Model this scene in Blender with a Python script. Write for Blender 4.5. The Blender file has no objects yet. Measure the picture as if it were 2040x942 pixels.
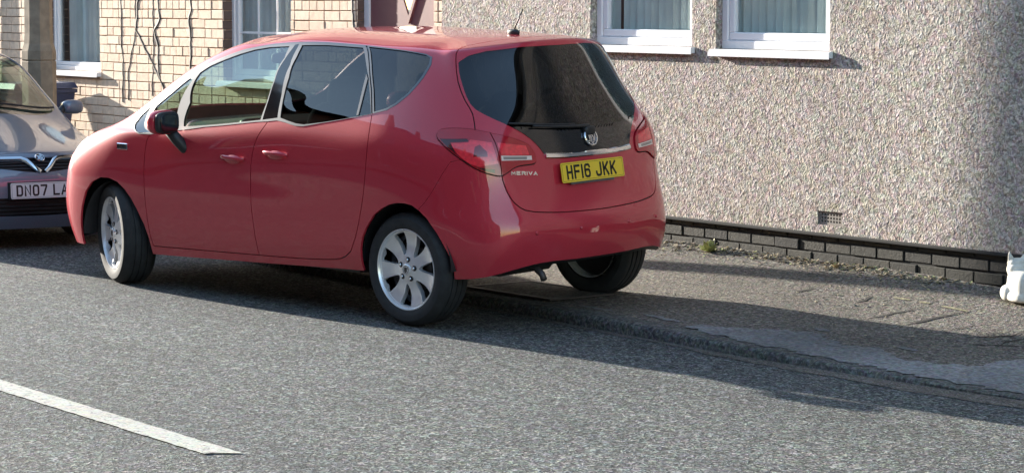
import bpy, bmesh, math, random
import numpy as np
from mathutils import Vector, Matrix
from mathutils.geometry import delaunay_2d_cdt
random.seed(7); rng=np.random.default_rng(7)
SC=bpy.context.scene; COL=SC.collection
# ------------------------------------------------------------------ camera, sky, sun, exposure
cd=bpy.data.cameras.new('camera'); cam=bpy.data.objects.new('camera',cd); COL.objects.link(cam); SC.camera=cam
cd.sensor_width=36.0; cd.lens=88.2; cd.clip_start=0.1; cd.clip_end=2000
def unit(v): v=np.asarray(v,float); return v/np.linalg.norm(v)
CR,CU,CF=[[0.585284, 0.810823, 0.003043], [-0.076698, 0.051626, 0.995717], [-0.807193, 0.583011, -0.092404]]
CR=unit(CR); CF=unit(np.array(CF)-np.dot(CF,CR)*CR); CU=np.cross(CR,CF)
mw=Matrix.Identity(4)
for i in range(3):
    mw[i][0]=CR[i]; mw[i][1]=CU[i]; mw[i][2]=-CF[i]
mw[2][3]=1.7633
cam.matrix_world=mw
SUN_AZ=math.radians(9.0); SUN_EL=math.radians(12.5)
w=bpy.data.worlds.new('World'); SC.world=w; w.use_nodes=True
nt=w.node_tree; bg=nt.nodes['Background']; sky=nt.nodes.new('ShaderNodeTexSky'); sky.sky_type='NISHITA'
sky.sun_disc=False; sky.sun_elevation=SUN_EL
tow=(-math.cos(SUN_AZ),-math.sin(SUN_AZ))          # horizontal direction towards the sun
sky.sun_rotation=math.atan2(tow[0],tow[1]); sky.dust_density=0.4; sky.air_density=1.1; sky.ozone_density=1.2
nt.links.new(sky.outputs[0],bg.inputs[0]); bg.inputs[1].default_value=0.15
sl=bpy.data.lights.new('sun','SUN'); sl.energy=4.6; sl.angle=math.radians(0.55); sl.color=(1.0,0.93,0.82)
so=bpy.data.objects.new('sun',sl); COL.objects.link(so)
ldir=Vector((math.cos(SUN_EL)*math.cos(SUN_AZ),math.cos(SUN_EL)*math.sin(SUN_AZ),-math.sin(SUN_EL)))
so.rotation_euler=ldir.to_track_quat('-Z','Y').to_euler(); so.location=(-20,-5,20)
SC.view_settings.view_transform='Standard'; SC.view_settings.look='None'; SC.view_settings.gamma=1.0
SC.view_settings.exposure=1.85; SC.view_settings.use_curve_mapping=False

# ------------------------------------------------------------------ materials
def newmat(name):
    m=bpy.data.materials.new(name); m.use_nodes=True; nt=m.node_tree
    return m,nt,nt.nodes['Principled BSDF']
def N(nt,t,**kw):
    n=nt.nodes.new(t)
    for k,v in kw.items():
        if k.startswith('_'): setattr(n,k[1:],v)
        else: n.inputs[k.replace('__',' ')].default_value=v
    return n
def L(nt,a,b): nt.links.new(a,b)
def coords(nt,kind='Object',scale=(1,1,1)):
    tc=N(nt,'ShaderNodeTexCoord'); mp=N(nt,'ShaderNodeMapping'); mp.inputs['Scale'].default_value=scale
    L(nt,tc.outputs[kind],mp.inputs[0]); return mp.outputs[0]
def ramp(nt,fac,stops,interp='LINEAR'):
    r=N(nt,'ShaderNodeValToRGB'); r.color_ramp.interpolation=interp
    e=r.color_ramp.elements
    while len(e)<len(stops): e.new(0.5)
    for el,(p,c) in zip(e,stops): el.position=p; el.color=(c[0],c[1],c[2],1)
    L(nt,fac,r.inputs[0]); return r.outputs[0]
def mixc(nt,fac,a,b,mode='MIX'):
    m=N(nt,'ShaderNodeMix',_data_type='RGBA',_blend_type=mode)
    for s,v in ((m.inputs[0],fac),(m.inputs[6],a),(m.inputs[7],b)):
        if hasattr(v,'is_linked'): L(nt,v,s)
        elif isinstance(v,(int,float)): s.default_value=v
        else: s.default_value=(*v,1)
    return m.outputs[2]
def bump(nt,h,strength,dist,b,normal=None):
    n=N(nt,'ShaderNodeBump'); n.inputs['Strength'].default_value=strength; n.inputs['Distance'].default_value=dist
    L(nt,h,n.inputs['Height'])
    if normal is not None: L(nt,normal,n.inputs['Normal'])
    if b is not None: L(nt,n.outputs[0],b.inputs['Normal'])
    return n.outputs[0]
def simple(name,col,rough=.5,metal=0,spec=.5,var=.12,scale=8,coat=0,bmp=0,bscale=60,bd=.002):
    m,nt,b=newmat(name); b.inputs['Roughness'].default_value=rough; b.inputs['Metallic'].default_value=metal
    b.inputs['Specular IOR Level'].default_value=spec; b.inputs['Coat Weight'].default_value=coat; b.inputs['Coat Roughness'].default_value=.04
    co=coords(nt); n=N(nt,'ShaderNodeTexNoise',Scale=scale,Detail=4); L(nt,co,n.inputs[0])
    lo=[c*(1-var) for c in col]; hi=[min(1,c*(1+var)) for c in col]
    L(nt,ramp(nt,n.outputs[0],[(.3,lo),(.7,hi)]),b.inputs['Base Color'])
    if bmp:
        n2=N(nt,'ShaderNodeTexNoise',Scale=bscale,Detail=5); L(nt,co,n2.inputs[0]); bump(nt,n2.outputs[0],bmp,bd,b)
    return m
def worm_mat(name,scale,stops,mottle,bs,bd,rough=.9,tint=None,spec=.3,dist=1.2,fine=2.2,stone=0.0):
    """aggregate surface: crossed noise giving short curled grains"""
    m,nt,b=newmat(name); b.inputs['Roughness'].default_value=rough; b.inputs['Specular IOR Level'].default_value=spec
    co=coords(nt)
    n1=N(nt,'ShaderNodeTexNoise',Scale=scale,Detail=2.0,Roughness=.55,Distortion=dist); L(nt,co,n1.inputs[0])
    n2=N(nt,'ShaderNodeTexNoise',Scale=scale*fine,Detail=2.0,Roughness=.6,Distortion=.4); L(nt,co,n2.inputs[0])
    v=N(nt,'ShaderNodeTexVoronoi',Scale=scale*1.1); L(nt,co,v.inputs[0])
    ad=N(nt,'ShaderNodeMath',_operation='MULTIPLY_ADD'); L(nt,n2.outputs[0],ad.inputs[0]); ad.inputs[1].default_value=.45; L(nt,n1.outputs[0],ad.inputs[2])
    sb=N(nt,'ShaderNodeMath',_operation='SUBTRACT'); L(nt,ad.outputs[0],sb.inputs[0]); sb.inputs[1].default_value=.225
    if stone:
        v2=N(nt,'ShaderNodeTexVoronoi',Scale=scale*1.5); L(nt,co,v2.inputs[0]); s1=N(nt,'ShaderNodeMath',_operation='MULTIPLY_ADD'); L(nt,v2.outputs['Distance'],s1.inputs[0]); s1.inputs[1].default_value=-stone; L(nt,sb.outputs[0],s1.inputs[2])
        sx=N(nt,'ShaderNodeSeparateXYZ'); L(nt,v2.outputs['Color'],sx.inputs[0]); s2=N(nt,'ShaderNodeMath',_operation='MULTIPLY_ADD'); L(nt,sx.outputs[0],s2.inputs[0]); s2.inputs[1].default_value=stone*.7; L(nt,s1.outputs[0],s2.inputs[2]); sb=s2
    col=ramp(nt,sb.outputs[0],stops)
    # hue of single stones
    sc=N(nt,'ShaderNodeMix',_data_type='RGBA',_blend_type='SOFT_LIGHT'); sc.inputs[0].default_value=.14
    L(nt,col,sc.inputs[6]); L(nt,v.outputs['Color'],sc.inputs[7])
    big=N(nt,'ShaderNodeTexNoise',Scale=.55,Detail=5,Roughness=.6); L(nt,co,big.inputs[0])
    mot=ramp(nt,big.outputs[0],[(.33,(1-mottle,)*3),(.67,(1+mottle,)*3)])
    out=mixc(nt,1.0,sc.outputs[2],mot,'MULTIPLY')
    if tint: out=mixc(nt,1.0,out,tint,'MULTIPLY')
    L(nt,out,b.inputs['Base Color'])
    bump(nt,sb.outputs[0],bs,bd,b); return m,nt,b,out
M={}
M['pebble']=worm_mat('pebbledash',31,[(.30,(.20,.17,.15)),(.43,(.335,.29,.255)),(.55,(.46,.405,.36)),(.70,(.68,.61,.54))],.10,.85,.015,dist=1.8,fine=1.9,stone=.14)[0]
M['asphalt']=worm_mat('asphalt',34,[(.34,(.016,.018,.018)),(.45,(.060,.064,.063)),(.56,(.14,.146,.138)),(.68,(.34,.345,.315))],.10,.85,.009,dist=1.9,stone=.10)[0]
M['pave']=worm_mat('pavement_tarmac',48,[(.34,(.048,.042,.036)),(.5,(.135,.12,.10)),(.62,(.22,.195,.165)),(.72,(.36,.32,.27))],.22,.8,.012,dist=.8)[0]
_m=M['asphalt']; _nt=_m.node_tree; _b=_nt.nodes['Principled BSDF']; _src=_b.inputs['Base Color'].links[0].from_socket
_c=coords(_nt,'Object',(.10,.9,1)); _n=N(_nt,'ShaderNodeTexNoise',Scale=1.0,Detail=6,Roughness=.62,Distortion=.4); L(_nt,_c,_n.inputs[0])
_c2=coords(_nt,'Object',(1.1,1.6,1)); _n2=N(_nt,'ShaderNodeTexNoise',Scale=1.0,Detail=7,Roughness=.7); L(_nt,_c2,_n2.inputs[0])
_o=mixc(_nt,1.0,mixc(_nt,1.0,_src,ramp(_nt,_n.outputs[0],[(.35,(.80,.81,.83)),(.65,(1.2,1.19,1.16))]),'MULTIPLY'),ramp(_nt,_n2.outputs[0],[(.30,(.80,.80,.80)),(.42,(1,1,1)),(.62,(1,1,1)),(.72,(1.22,1.20,1.14))]),'MULTIPLY'); L(_nt,_o,_b.inputs['Base Color'])
M['kerb']=worm_mat('kerb_concrete',45,[(.3,(.04,.04,.037)),(.5,(.095,.092,.083)),(.7,(.19,.185,.165))],.3,.5,.006,dist=.6)[0]
M['cement']=worm_mat('cement_smear',40,[(.3,(.11,.108,.105)),(.5,(.19,.188,.185)),(.7,(.28,.275,.27))],.5,.35,.004,dist=.5)[0]
M['grit']=worm_mat('gutter_grit',60,[(.34,(.045,.04,.035)),(.5,(.115,.102,.086)),(.66,(.25,.22,.19))],.25,.8,.008)[0]
M['line']=worm_mat('road_paint',40,[(.30,(.16,.16,.15)),(.38,(.40,.39,.34)),(.5,(.49,.475,.41)),(.7,(.57,.555,.48))],.12,.4,.004,dist=1.2)[0]
M['concrete']=simple('column_concrete',(.28,.225,.165),.9,var=.22,scale=14,bmp=.5,bscale=90,bd=.004)
def brickmat(name,c1,c2,c3,rough,bs=.5,spec=.3):
    m,nt,b=newmat(name); b.inputs['Roughness'].default_value=rough; b.inputs['Specular IOR Level'].default_value=spec
    g=N(nt,'ShaderNodeNewGeometry'); co=coords(nt)
    n=N(nt,'ShaderNodeTexNoise',Scale=16,Detail=6,Roughness=.65); L(nt,co,n.inputs[0])
    base=ramp(nt,g.outputs['Random Per Island'],[(0,c1),(.5,c2),(1,c3)])
    d=ramp(nt,n.outputs[0],[(.3,(.80,.80,.80)),(.65,(1.06,1.06,1.06))])
    L(nt,mixc(nt,1.0,base,d,'MULTIPLY'),b.inputs['Base Color'])
    n2=N(nt,'ShaderNodeTexNoise',Scale=55,Detail=6,Roughness=.7); L(nt,co,n2.inputs[0]); bump(nt,n2.outputs[0],bs,.006,b)
    return m
M['cream_brick']=brickmat('painted_brick',(.84,.635,.47),(.87,.69,.53),(.78,.57,.42),.8,.35)
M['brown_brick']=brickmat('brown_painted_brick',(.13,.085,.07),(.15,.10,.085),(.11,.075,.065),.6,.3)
M['mortar']=simple('mortar',(.40,.29,.22),.95,bmp=.5)
M['black_brick']=brickmat('plinth_brick',(.030,.030,.026),(.052,.049,.039),(.020,.020,.020),.75,.7,.25)
M['black_mortar']=simple('plinth_mortar',(.012,.012,.012),.9)
M['red_brick']=brickmat('red_house_brick',(.24,.10,.07),(.28,.13,.09),(.2,.09,.065),.9)
M['slate']=simple('roof_slate',(.07,.07,.08),.7,bmp=.4)
M['upvc']=simple('white_upvc',(.86,.86,.87),.32,var=.02)
M['upvc_cream']=simple('cream_edge_upvc',(.80,.76,.66),.4,var=.03)
M['blind']=simple('blind_fabric',(.80,.86,.84),.85,var=.05)
M['curtain']=simple('net_curtain',(.75,.78,.80),.9,var=.06)
M['room']=simple('room_dark',(.03,.035,.04),.9)
M['door']=simple('maroon_door',(.20,.075,.08),.5,var=.08,spec=.4)
M['reveal']=simple('painted_reveal',(.14,.12,.12),.8)
M['bin']=simple('navy_bin_plastic',(.035,.045,.10),.45,var=.1)
M['cable']=simple('brown_cable',(.055,.042,.035),.7)  # shade colour for the wire shadows modelled on the cream wall
M['rubber']=simple('tyre_rubber',(.022,.023,.025),.8,var=.25,scale=20,bmp=.3,bscale=80)
M['alloy']=simple('alloy_silver',(.78,.79,.81),.30,metal=.55,var=.05)
M['brake']=simple('brake_iron',(.09,.08,.075),.5,metal=.6)
M['blackpl']=simple('black_plastic',(.018,.018,.02),.5)
M['gloss']=simple('gloss_black',(.008,.009,.011),.08,spec=.6,coat=.5,var=.05)
M['seal']=simple('window_seal',(.012,.012,.013),.6)
M['silver']=simple('satin_trim',(.15,.15,.155),.36,metal=.8,var=.03)
M['chrome']=simple('chrome',(.85,.86,.88),.06,metal=1.0,var=.02)
M['cloth']=simple('seat_cloth',(.035,.035,.04),.95,var=.2,scale=30)
M['trimint']=simple('cabin_trim',(.022,.022,.024),.75)
M['lens_red']=simple('red_lens',(.20,.004,.010),.06,coat=1.0,var=.1,scale=30)
M['lens_dark']=simple('dark_red_lens',(.42,.008,.02),.12,coat=.6,var=.1)
M['lens_bright']=simple('bright_red_lens',(.88,.03,.05),.12,coat=1.0,var=.22,scale=45)
M['smoke']=simple('smoked_lens',(.06,.006,.010),.10,coat=.6,var=.1)
M['lens_clear']=simple('clear_lens',(.82,.66,.60),.12,coat=1.0,var=.05)
M['lens_grey']=simple('grey_lens',(.26,.22,.2),.1,coat=1.0,var=.1)
M['plate_y']=simple('plate_yellow',(.88,.60,.045),.35,spec=.4,var=.03)
M['plate_w']=simple('plate_white',(.72,.72,.70),.35,var=.03)
M['ink']=simple('plate_black',(.008,.008,.008),.4)
M['catw']=simple('painted_stone_white',(.74,.71,.62),.7,var=.10,scale=40,bmp=.25,bscale=90)
M['leaf']=simple('weed_leaf',(.40,.41,.18),.6,var=.35,scale=40)
M['dry']=simple('dry_debris',(.36,.29,.19),.9,var=.4,scale=60)
M['soil']=simple('far_ground',(.10,.10,.08),.95)
M['green']=simple('green_paint',(.12,.20,.10),.5)
def paint(name,col,metal,flake):
    m,nt,b=newmat(name); b.inputs['Metallic'].default_value=metal; b.inputs['Roughness'].default_value=.42; b.inputs['Specular IOR Level'].default_value=.15
    b.inputs['Coat Weight'].default_value=1.0; b.inputs['Coat Roughness'].default_value=.025; b.inputs['Coat IOR'].default_value=1.55
    co=coords(nt); n=N(nt,'ShaderNodeTexNoise',Scale=900,Detail=1); L(nt,co,n.inputs[0])
    d=N(nt,'ShaderNodeTexNoise',Scale=3.0,Detail=6,Roughness=.7); L(nt,co,d.inputs[0])
    base=ramp(nt,n.outputs[0],[(.3,[c*(1-flake) for c in col]),(.7,[min(1,c*(1+flake)) for c in col])])
    # thin film of road dust
    sep=N(nt,'ShaderNodeSeparateXYZ'); L(nt,co,sep.inputs[0])
    mr=N(nt,'ShaderNodeMapRange'); L(nt,sep.outputs[2],mr.inputs[0])
    for k,v in ((1,.25),(2,.7),(3,.04),(4,.004)): mr.inputs[k].default_value=v
    dn=N(nt,'ShaderNodeMath',_operation='MULTIPLY'); L(nt,mr.outputs[0],dn.inputs[0]); L(nt,d.outputs[0],dn.inputs[1])
    dm=N(nt,'ShaderNodeMath',_operation='MULTIPLY'); L(nt,dn.outputs[0],dm.inputs[0]); dm.inputs[1].default_value=1.6
    L(nt,mixc(nt,dm.outputs[0],base,(.30,.26,.22)),b.inputs['Base Color'])
    rr=N(nt,'ShaderNodeMapRange'); L(nt,d.outputs[0],rr.inputs[0]); rr.inputs[3].default_value=.0; rr.inputs[4].default_value=.04
    L(nt,rr.outputs[0],b.inputs['Coat Roughness'])
    return m
M['red']=paint('red_paint',(.52,.028,.050),.12,.22)
M['grey']=paint('silver_grey_paint',(.15,.18,.235),.35,.2)
def glass(name,tint,ior=1.5,base=.0,rough=0.0):
    m=bpy.data.materials.new(name); m.use_nodes=True; nt=m.node_tree; nt.nodes.clear()
    o=N(nt,'ShaderNodeOutputMaterial'); mx=N(nt,'ShaderNodeMixShader'); t=N(nt,'ShaderNodeBsdfTransparent'); g=N(nt,'ShaderNodeBsdfGlossy')
    g.inputs['Roughness'].default_value=rough; g.inputs['Color'].default_value=(.97,.98,1,1)
    co=coords(nt); n=N(nt,'ShaderNodeTexNoise',Scale=6,Detail=3); L(nt,co,n.inputs[0])
    L(nt,ramp(nt,n.outputs[0],[(.3,[c*.96 for c in tint]),(.7,tint)]),t.inputs['Color'])
    f=N(nt,'ShaderNodeFresnel'); gg=N(nt,'ShaderNodeNewGeometry'); mi_=N(nt,'ShaderNodeMapRange'); mi_.inputs[3].default_value=ior; mi_.inputs[4].default_value=1/ior; L(nt,gg.outputs['Backfacing'],mi_.inputs[0]); L(nt,mi_.outputs[0],f.inputs['IOR']); a=N(nt,'ShaderNodeMath',_operation='ADD'); L(nt,f.outputs[0],a.inputs[0]); a.inputs[1].default_value=base; a.use_clamp=True
    L(nt,a.outputs[0],mx.inputs[0]); L(nt,t.outputs[0],mx.inputs[1]); L(nt,g.outputs[0],mx.inputs[2]); L(nt,mx.outputs[0],o.inputs[0]); return m
M['glass']=glass('car_glass',(.64,.78,.68),1.6,.08)
M['privacy']=glass('privacy_glass',(.07,.08,.09),1.5,.02)
M['winglass']=glass('window_glass',(.92,.96,.95),1.5,.03)

# ------------------------------------------------------------------ mesh helpers
class MB:
    def __init__(s): s.v=[]; s.f=[]; s.m=[]; s.n=0
    def add(s,V,F,mi=0):
        V=[tuple(map(float,a)) for a in V]; o=len(s.v); s.v+=V; s.f+=[tuple(int(i)+o for i in f) for f in F]; s.m+=[mi]*len(F); return s
    def box(s,lo,hi,mi=0,ch=0,rot=None,org=None):
        lo=np.minimum(lo,hi).astype(float) if not isinstance(lo,np.ndarray) else np.minimum(lo,hi); hi=np.maximum(lo,hi).astype(float)
        x0,y0,z0=lo; x1,y1,z1=np.asarray(hi,float)
        if ch<=0:
            V=[(x0,y0,z0),(x1,y0,z0),(x1,y1,z0),(x0,y1,z0),(x0,y0,z1),(x1,y0,z1),(x1,y1,z1),(x0,y1,z1)]
            F=[(0,3,2,1),(4,5,6,7),(0,1,5,4),(1,2,6,5),(2,3,7,6),(3,0,4,7)]
        else:
            V=[];idx={}
            for cx in (0,1):
                for cy in (0,1):
                    for cz in (0,1):
                        c=np.array([(x0,x1)[cx],(y0,y1)[cy],(z0,z1)[cz]]); sg=np.array([1-2*cx,1-2*cy,1-2*cz])
                        for a in range(3):      # vertex lying on face with normal axis a
                            q=c+sg*ch; q[a]=c[a]; idx[(cx,cy,cz,a)]=len(V); V.append(q)
            F=[]
            for a in range(3):
                b,c=(a+1)%3,(a+2)%3
                for sd in (0,1):
                    def k(pb,pc):
                        t=[0,0,0]; t[a]=sd; t[b]=pb; t[c]=pc; return idx[(*t,a)]
                    f=[k(0,0),k(1,0),k(1,1),k(0,1)]; F.append(f if sd else f[::-1])
                # edges along axis a
                for pb in (0,1):
                    for pc in (0,1):
                        def e(sa,ax):
                            t=[0,0,0]; t[a]=sa; t[b]=pb; t[c]=pc; return idx[(*t,ax)]
                        f=[e(0,b),e(1,b),e(1,c),e(0,c)]; F.append(f if (pb+pc)%2==1 else f[::-1])
            for cx in (0,1):
                for cy in (0,1):
                    for cz in (0,1):
                        f=[idx[(cx,cy,cz,0)],idx[(cx,cy,cz,1)],idx[(cx,cy,cz,2)]]; F.append(f if (cx+cy+cz)%2==1 else f[::-1])
        V=np.array(V,float)
        if rot is not None:
            o_=np.array(org if org is not None else (np.array([x0,y0,z0])+np.array([x1,y1,z1]))/2); V=(V-o_)@np.array(rot).T+o_
        return s.add(V,F,mi)
    def tube(s,path,r,n=10,mi=0,cap=True,flat=None):
        P=np.array(path,float); R_=np.broadcast_to(r,(len(P),)); V=[]; up=np.array([0,0,1.])
        for i in range(len(P)):
            t=unit(P[min(i+1,len(P)-1)]-P[max(i-1,0)]); a=np.cross(t,up)
            if np.linalg.norm(a)<.1: a=np.cross(t,np.array([0,1.,0]))
            a=unit(a); b=np.cross(t,a)
            for k in range(n):
                th=2*math.pi*k/n; V.append(P[i]+R_[i]*(math.cos(th)*a+math.sin(th)*b))
        F=[(i*n+k,i*n+(k+1)%n,(i+1)*n+(k+1)%n,(i+1)*n+k) for i in range(len(P)-1) for k in range(n)]
        if cap: F+=[tuple(range(n))[::-1],tuple((len(P)-1)*n+k for k in range(n))]
        return s.add(V,F,mi)
    def lathe(s,prof,n=48,axis='z',org=(0,0,0),mi=0,close=False,a0=0,a1=2*math.pi):
        full=abs(a1-a0-2*math.pi)<1e-6; V=[]; m=n if full else n+1
        for k in range(m):
            th=a0+(a1-a0)*k/n; c,s_=math.cos(th),math.sin(th)
            for (r,h) in prof:
                V.append({'z':(r*c,r*s_,h),'y':(r*c,h,r*s_),'x':(h,r*c,r*s_)}[axis])
        V=np.array(V)+np.array(org); q=len(prof); F=[]
        for k in range(n):
            k2=(k+1)%m
            for j in range(q-1): F.append((k*q+j,k2*q+j,k2*q+j+1,k*q+j+1))
            if close: F.append((k*q+q-1,k2*q+q-1,k2*q,k*q))
        return s.add(V,F,mi)
    def superel(s,c,r,e1=.5,e2=.5,nu=28,nv=16,mi=0,R=None):
        V=[]; sp=lambda x,e: math.copysign(abs(x)**e,x)
        for j in range(nv+1):
            ph=-math.pi/2+math.pi*j/nv
            for i in range(nu):
                th=2*math.pi*i/nu
                V.append((r[0]*sp(math.cos(ph),e1)*sp(math.cos(th),e2),r[1]*sp(math.cos(ph),e1)*sp(math.sin(th),e2),r[2]*sp(math.sin(ph),e1)))
        V=np.array(V)
        if R is not None: V=V@np.array(R).T
        V=V+np.array(c); F=[(j*nu+i,j*nu+(i+1)%nu,(j+1)*nu+(i+1)%nu,(j+1)*nu+i) for j in range(nv) for i in range(nu)]
        return s.add(V,F,mi)
    def prism(s,poly,fn,h0,h1,mi=0):
        """2D polygon (list) mapped by fn(a,b,h)->xyz between heights"""
        n=len(poly); V=[fn(a,b,h0) for a,b in poly]+[fn(a,b,h1) for a,b in poly]
        F=[tuple(range(n))[::-1],tuple(range(n,2*n))]+[(i,(i+1)%n,n+(i+1)%n,n+i) for i in range(n)]
        return s.add(V,F,mi)
    def xf(s,Mx):
        V=np.array(s.v); Mx=np.array(Mx); V=V@Mx[:3,:3].T+Mx[:3,3]; s.v=[tuple(a) for a in V]; return s
    def build(s,name,mats,parent=None,smooth=False,fix=True,angle=None):
        me=bpy.data.meshes.new(name); me.from_pydata(s.v,[],s.f)
        for m in (mats if isinstance(mats,(list,tuple)) else [mats]): me.materials.append(m)
        me.polygons.foreach_set('material_index',s.m)
        if fix:
            bm=bmesh.new(); bm.from_mesh(me); bmesh.ops.remove_doubles(bm,verts=bm.verts,dist=1e-6); bmesh.ops.recalc_face_normals(bm,faces=bm.faces); bm.to_mesh(me); bm.free()
        me.polygons.foreach_set('use_smooth',[smooth]*len(me.polygons))
        if smooth and angle: me.set_sharp_from_angle(angle=math.radians(angle))
        me.update()
        o=bpy.data.objects.new(name,me); COL.objects.link(o)
        if parent is not None: o.parent=parent
        return o
def tag(o,label=None,cat=None,group=None,kind=None):
    if label: o['label']=label
    if cat: o['category']=cat
    if group: o['group']=group
    if kind: o['kind']=kind
    return o
def empty(name,loc=(0,0,0),rz=0):
    o=bpy.data.objects.new(name,None); COL.objects.link(o); o.location=loc; o.rotation_euler=(0,0,rz); o.empty_display_size=.2; return o
def rectgrid(x0,x1,z0,z1,holes):
    xs=sorted({x0,x1,*[h[0] for h in holes],*[h[1] for h in holes]}); zs=sorted({z0,z1,*[h[2] for h in holes],*[h[3] for h in holes]})
    xs=[x for x in xs if x0<=x<=x1]; zs=[z for z in zs if z0<=z<=z1]; out=[]
    for i in range(len(xs)-1):
        for j in range(len(zs)-1):
            cx,cz=(xs[i]+xs[i+1])/2,(zs[j]+zs[j+1])/2
            if not any(h[0]<cx<h[1] and h[2]<cz<h[3] for h in holes): out.append((xs[i],xs[i+1],zs[j],zs[j+1]))
    return out
# lettering of number plates, drawn as strokes
GL={'H':[[(0,0),(0,1)],[(1,0),(1,1)],[(0,.5),(1,.5)]],'F':[[(0,0),(0,1),(1,1)],[(0,.52),(.85,.52)]],'1':[[(.5,0),(.5,1)]],
'6':[[(1,.82),(.92,.95),(.75,1),(.25,1),(.08,.94),(0,.8),(0,.2),(.08,.06),(.25,0),(.75,0),(.92,.06),(1,.2),(1,.38),(.92,.52),(.75,.57),(.25,.57),(0,.5)]],
'J':[[(1,1),(1,.2),(.92,.06),(.75,0),(.25,0),(.08,.06),(0,.2),(0,.28)]],'K':[[(0,0),(0,1)],[(1,1),(.05,.42)],[(.36,.60),(1,0)]],
'D':[[(0,0),(0,1),(.7,1),(.9,.94),(1,.8),(1,.2),(.9,.06),(.7,0),(0,0)]],'N':[[(0,0),(0,1),(1,0),(1,1)]],
'0':[[(.25,0),(.08,.06),(0,.2),(0,.8),(.08,.94),(.25,1),(.75,1),(.92,.94),(1,.8),(1,.2),(.92,.06),(.75,0),(.25,0)]],
'7':[[(0,1),(1,1),(1,.86),(.42,0)]],'L':[[(0,1),(0,0),(1,0)]],'A':[[(0,0),(.5,1),(1,0)],[(.2,.3),(.8,.3)]],
'M':[[(0,0),(0,1),(.5,.3),(1,1),(1,0)]],'E':[[(1,0),(0,0),(0,1),(1,1)],[(0,.5),(.85,.5)]],'R':[[(0,0),(0,1),(.75,1),(1,.88),(1,.62),(.75,.5),(0,.5)],[(.5,.5),(1,0)]],
'I':[[(.5,0),(.5,1)]],'V':[[(0,1),(.5,0),(1,1)]],'X':[[(0,0),(1,1)],[(0,1),(1,0)]]}
def text_mesh(mb,txt,x0,z0,cw,ch,sw,gap,fn,h0,h1,mi=0,space=None):
    x=x0; widths={'1':sw,'I':sw}
    for c in txt:
        if c==' ': x+=(space if space is not None else cw*.66); continue
        wd=widths.get(c,cw)
        for st in GL[c]:
            P=[np.array([x+sw/2+a*(wd-sw) if wd>sw else x+sw/2, z0+sw/2+b*(ch-sw)]) for a,b in st]
            Lf,Rt=[],[]
            for i,q in enumerate(P):
                d0=unit(q-P[i-1]) if i>0 else unit(P[1]-q); d1=unit(P[i+1]-q) if i<len(P)-1 else d0
                n0=np.array([-d0[1],d0[0]]); n1=np.array([-d1[1],d1[0]]); m=unit(n0+n1); k=min(1.6,1/max(.3,float(m@n1)))
                e=np.zeros(2)
                if i==0: e=-d1*sw/2
                if i==len(P)-1: e=d0*sw/2
                if len(P)>2 and c in 'DO0' and i in (0,len(P)-1): e=e*.9
                Lf.append(q+m*sw/2*k+e); Rt.append(q-m*sw/2*k+e)
            for i in range(len(P)-1): mb.prism([Lf[i],Rt[i],Rt[i+1],Lf[i+1]],fn,h0,h1,mi)
        x+=wd+gap
    return x
# ------------------------------------------------------------------ ground, road, kerb, pavement
def ss(x,a,b):
    t=np.clip((x-a)/(b-a),0,1); return t*t*(3-2*t)
def zr(X,Y):
    Xc=np.clip(X,-60,40); return -.011*(Xc+14.2)-.010*(np.clip(np.abs(Y-4.8),0,4.2)-2.4)
KX=[-70,-13,-12,-10.9,-9.85,-9.2,-8.5,-8,-7.4,-6,40]; KY=[8.53,8.53,8.53,8.53,8.54,8.60,8.68,8.76,8.86,8.95,8.95]; KH=[.06,.06,.065,.075,.058,.042,.024,.014,.010,.010,.010]
def ky(X): return np.interp(X,KX,KY)
def kh(X): return np.interp(X,KX,KH)
def zp(X,Y):
    d=np.clip(Y-ky(X),0,3); return zr(X,ky(X))+kh(X)+.172*(d/2.05)**3.2
def sheet(name,xs,ys,fn,mat,kind='structure',dz=0):
    Xg,Yg=np.meshgrid(xs,ys); Z=fn(Xg,Yg)+dz; nx=len(xs)
    V=np.stack([Xg,Yg,Z],-1).reshape(-1,3); F=[(j*nx+i,j*nx+i+1,(j+1)*nx+i+1,(j+1)*nx+i) for j in range(len(ys)-1) for i in range(nx-1)]
    m=MB(); m.add(V,F); o=m.build(name,mat,smooth=True,fix=False); o['kind']=kind; return o
m=MB(); m.add([(-900,-900,-1.2),(900,-900,-1.2),(900,900,-1.2),(-900,900,-1.2)],[(0,1,2,3)]); tag(m.build('ground',M['soil'],fix=False),kind='structure')
XR=np.unique(np.concatenate([np.linspace(-90,-24,19),np.linspace(-24,-5,77),np.linspace(-5,30,15)]))
# road runs up to the kerb line
ts=np.concatenate([np.linspace(1.2,8.2,29),[8.35,8.5]])
Xg=np.repeat(XR[None],len(ts)+1,0); Yg=np.stack([np.full_like(XR,t) for t in ts]+[ky(XR)+.02],0)
Yg[-1]=ky(XR)+.02; Yg[-2]=np.minimum(8.5,ky(XR)-.04); V=np.stack([Xg,Yg,zr(Xg,Yg)],-1).reshape(-1,3); nx=len(XR)
m=MB(); m.add(V,[(j*nx+i,j*nx+i+1,(j+1)*nx+i+1,(j+1)*nx+i) for j in range(len(ts)) for i in range(nx-1)]); tag(m.build('road',M['asphalt'],smooth=True,fix=False),kind='structure')
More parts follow.
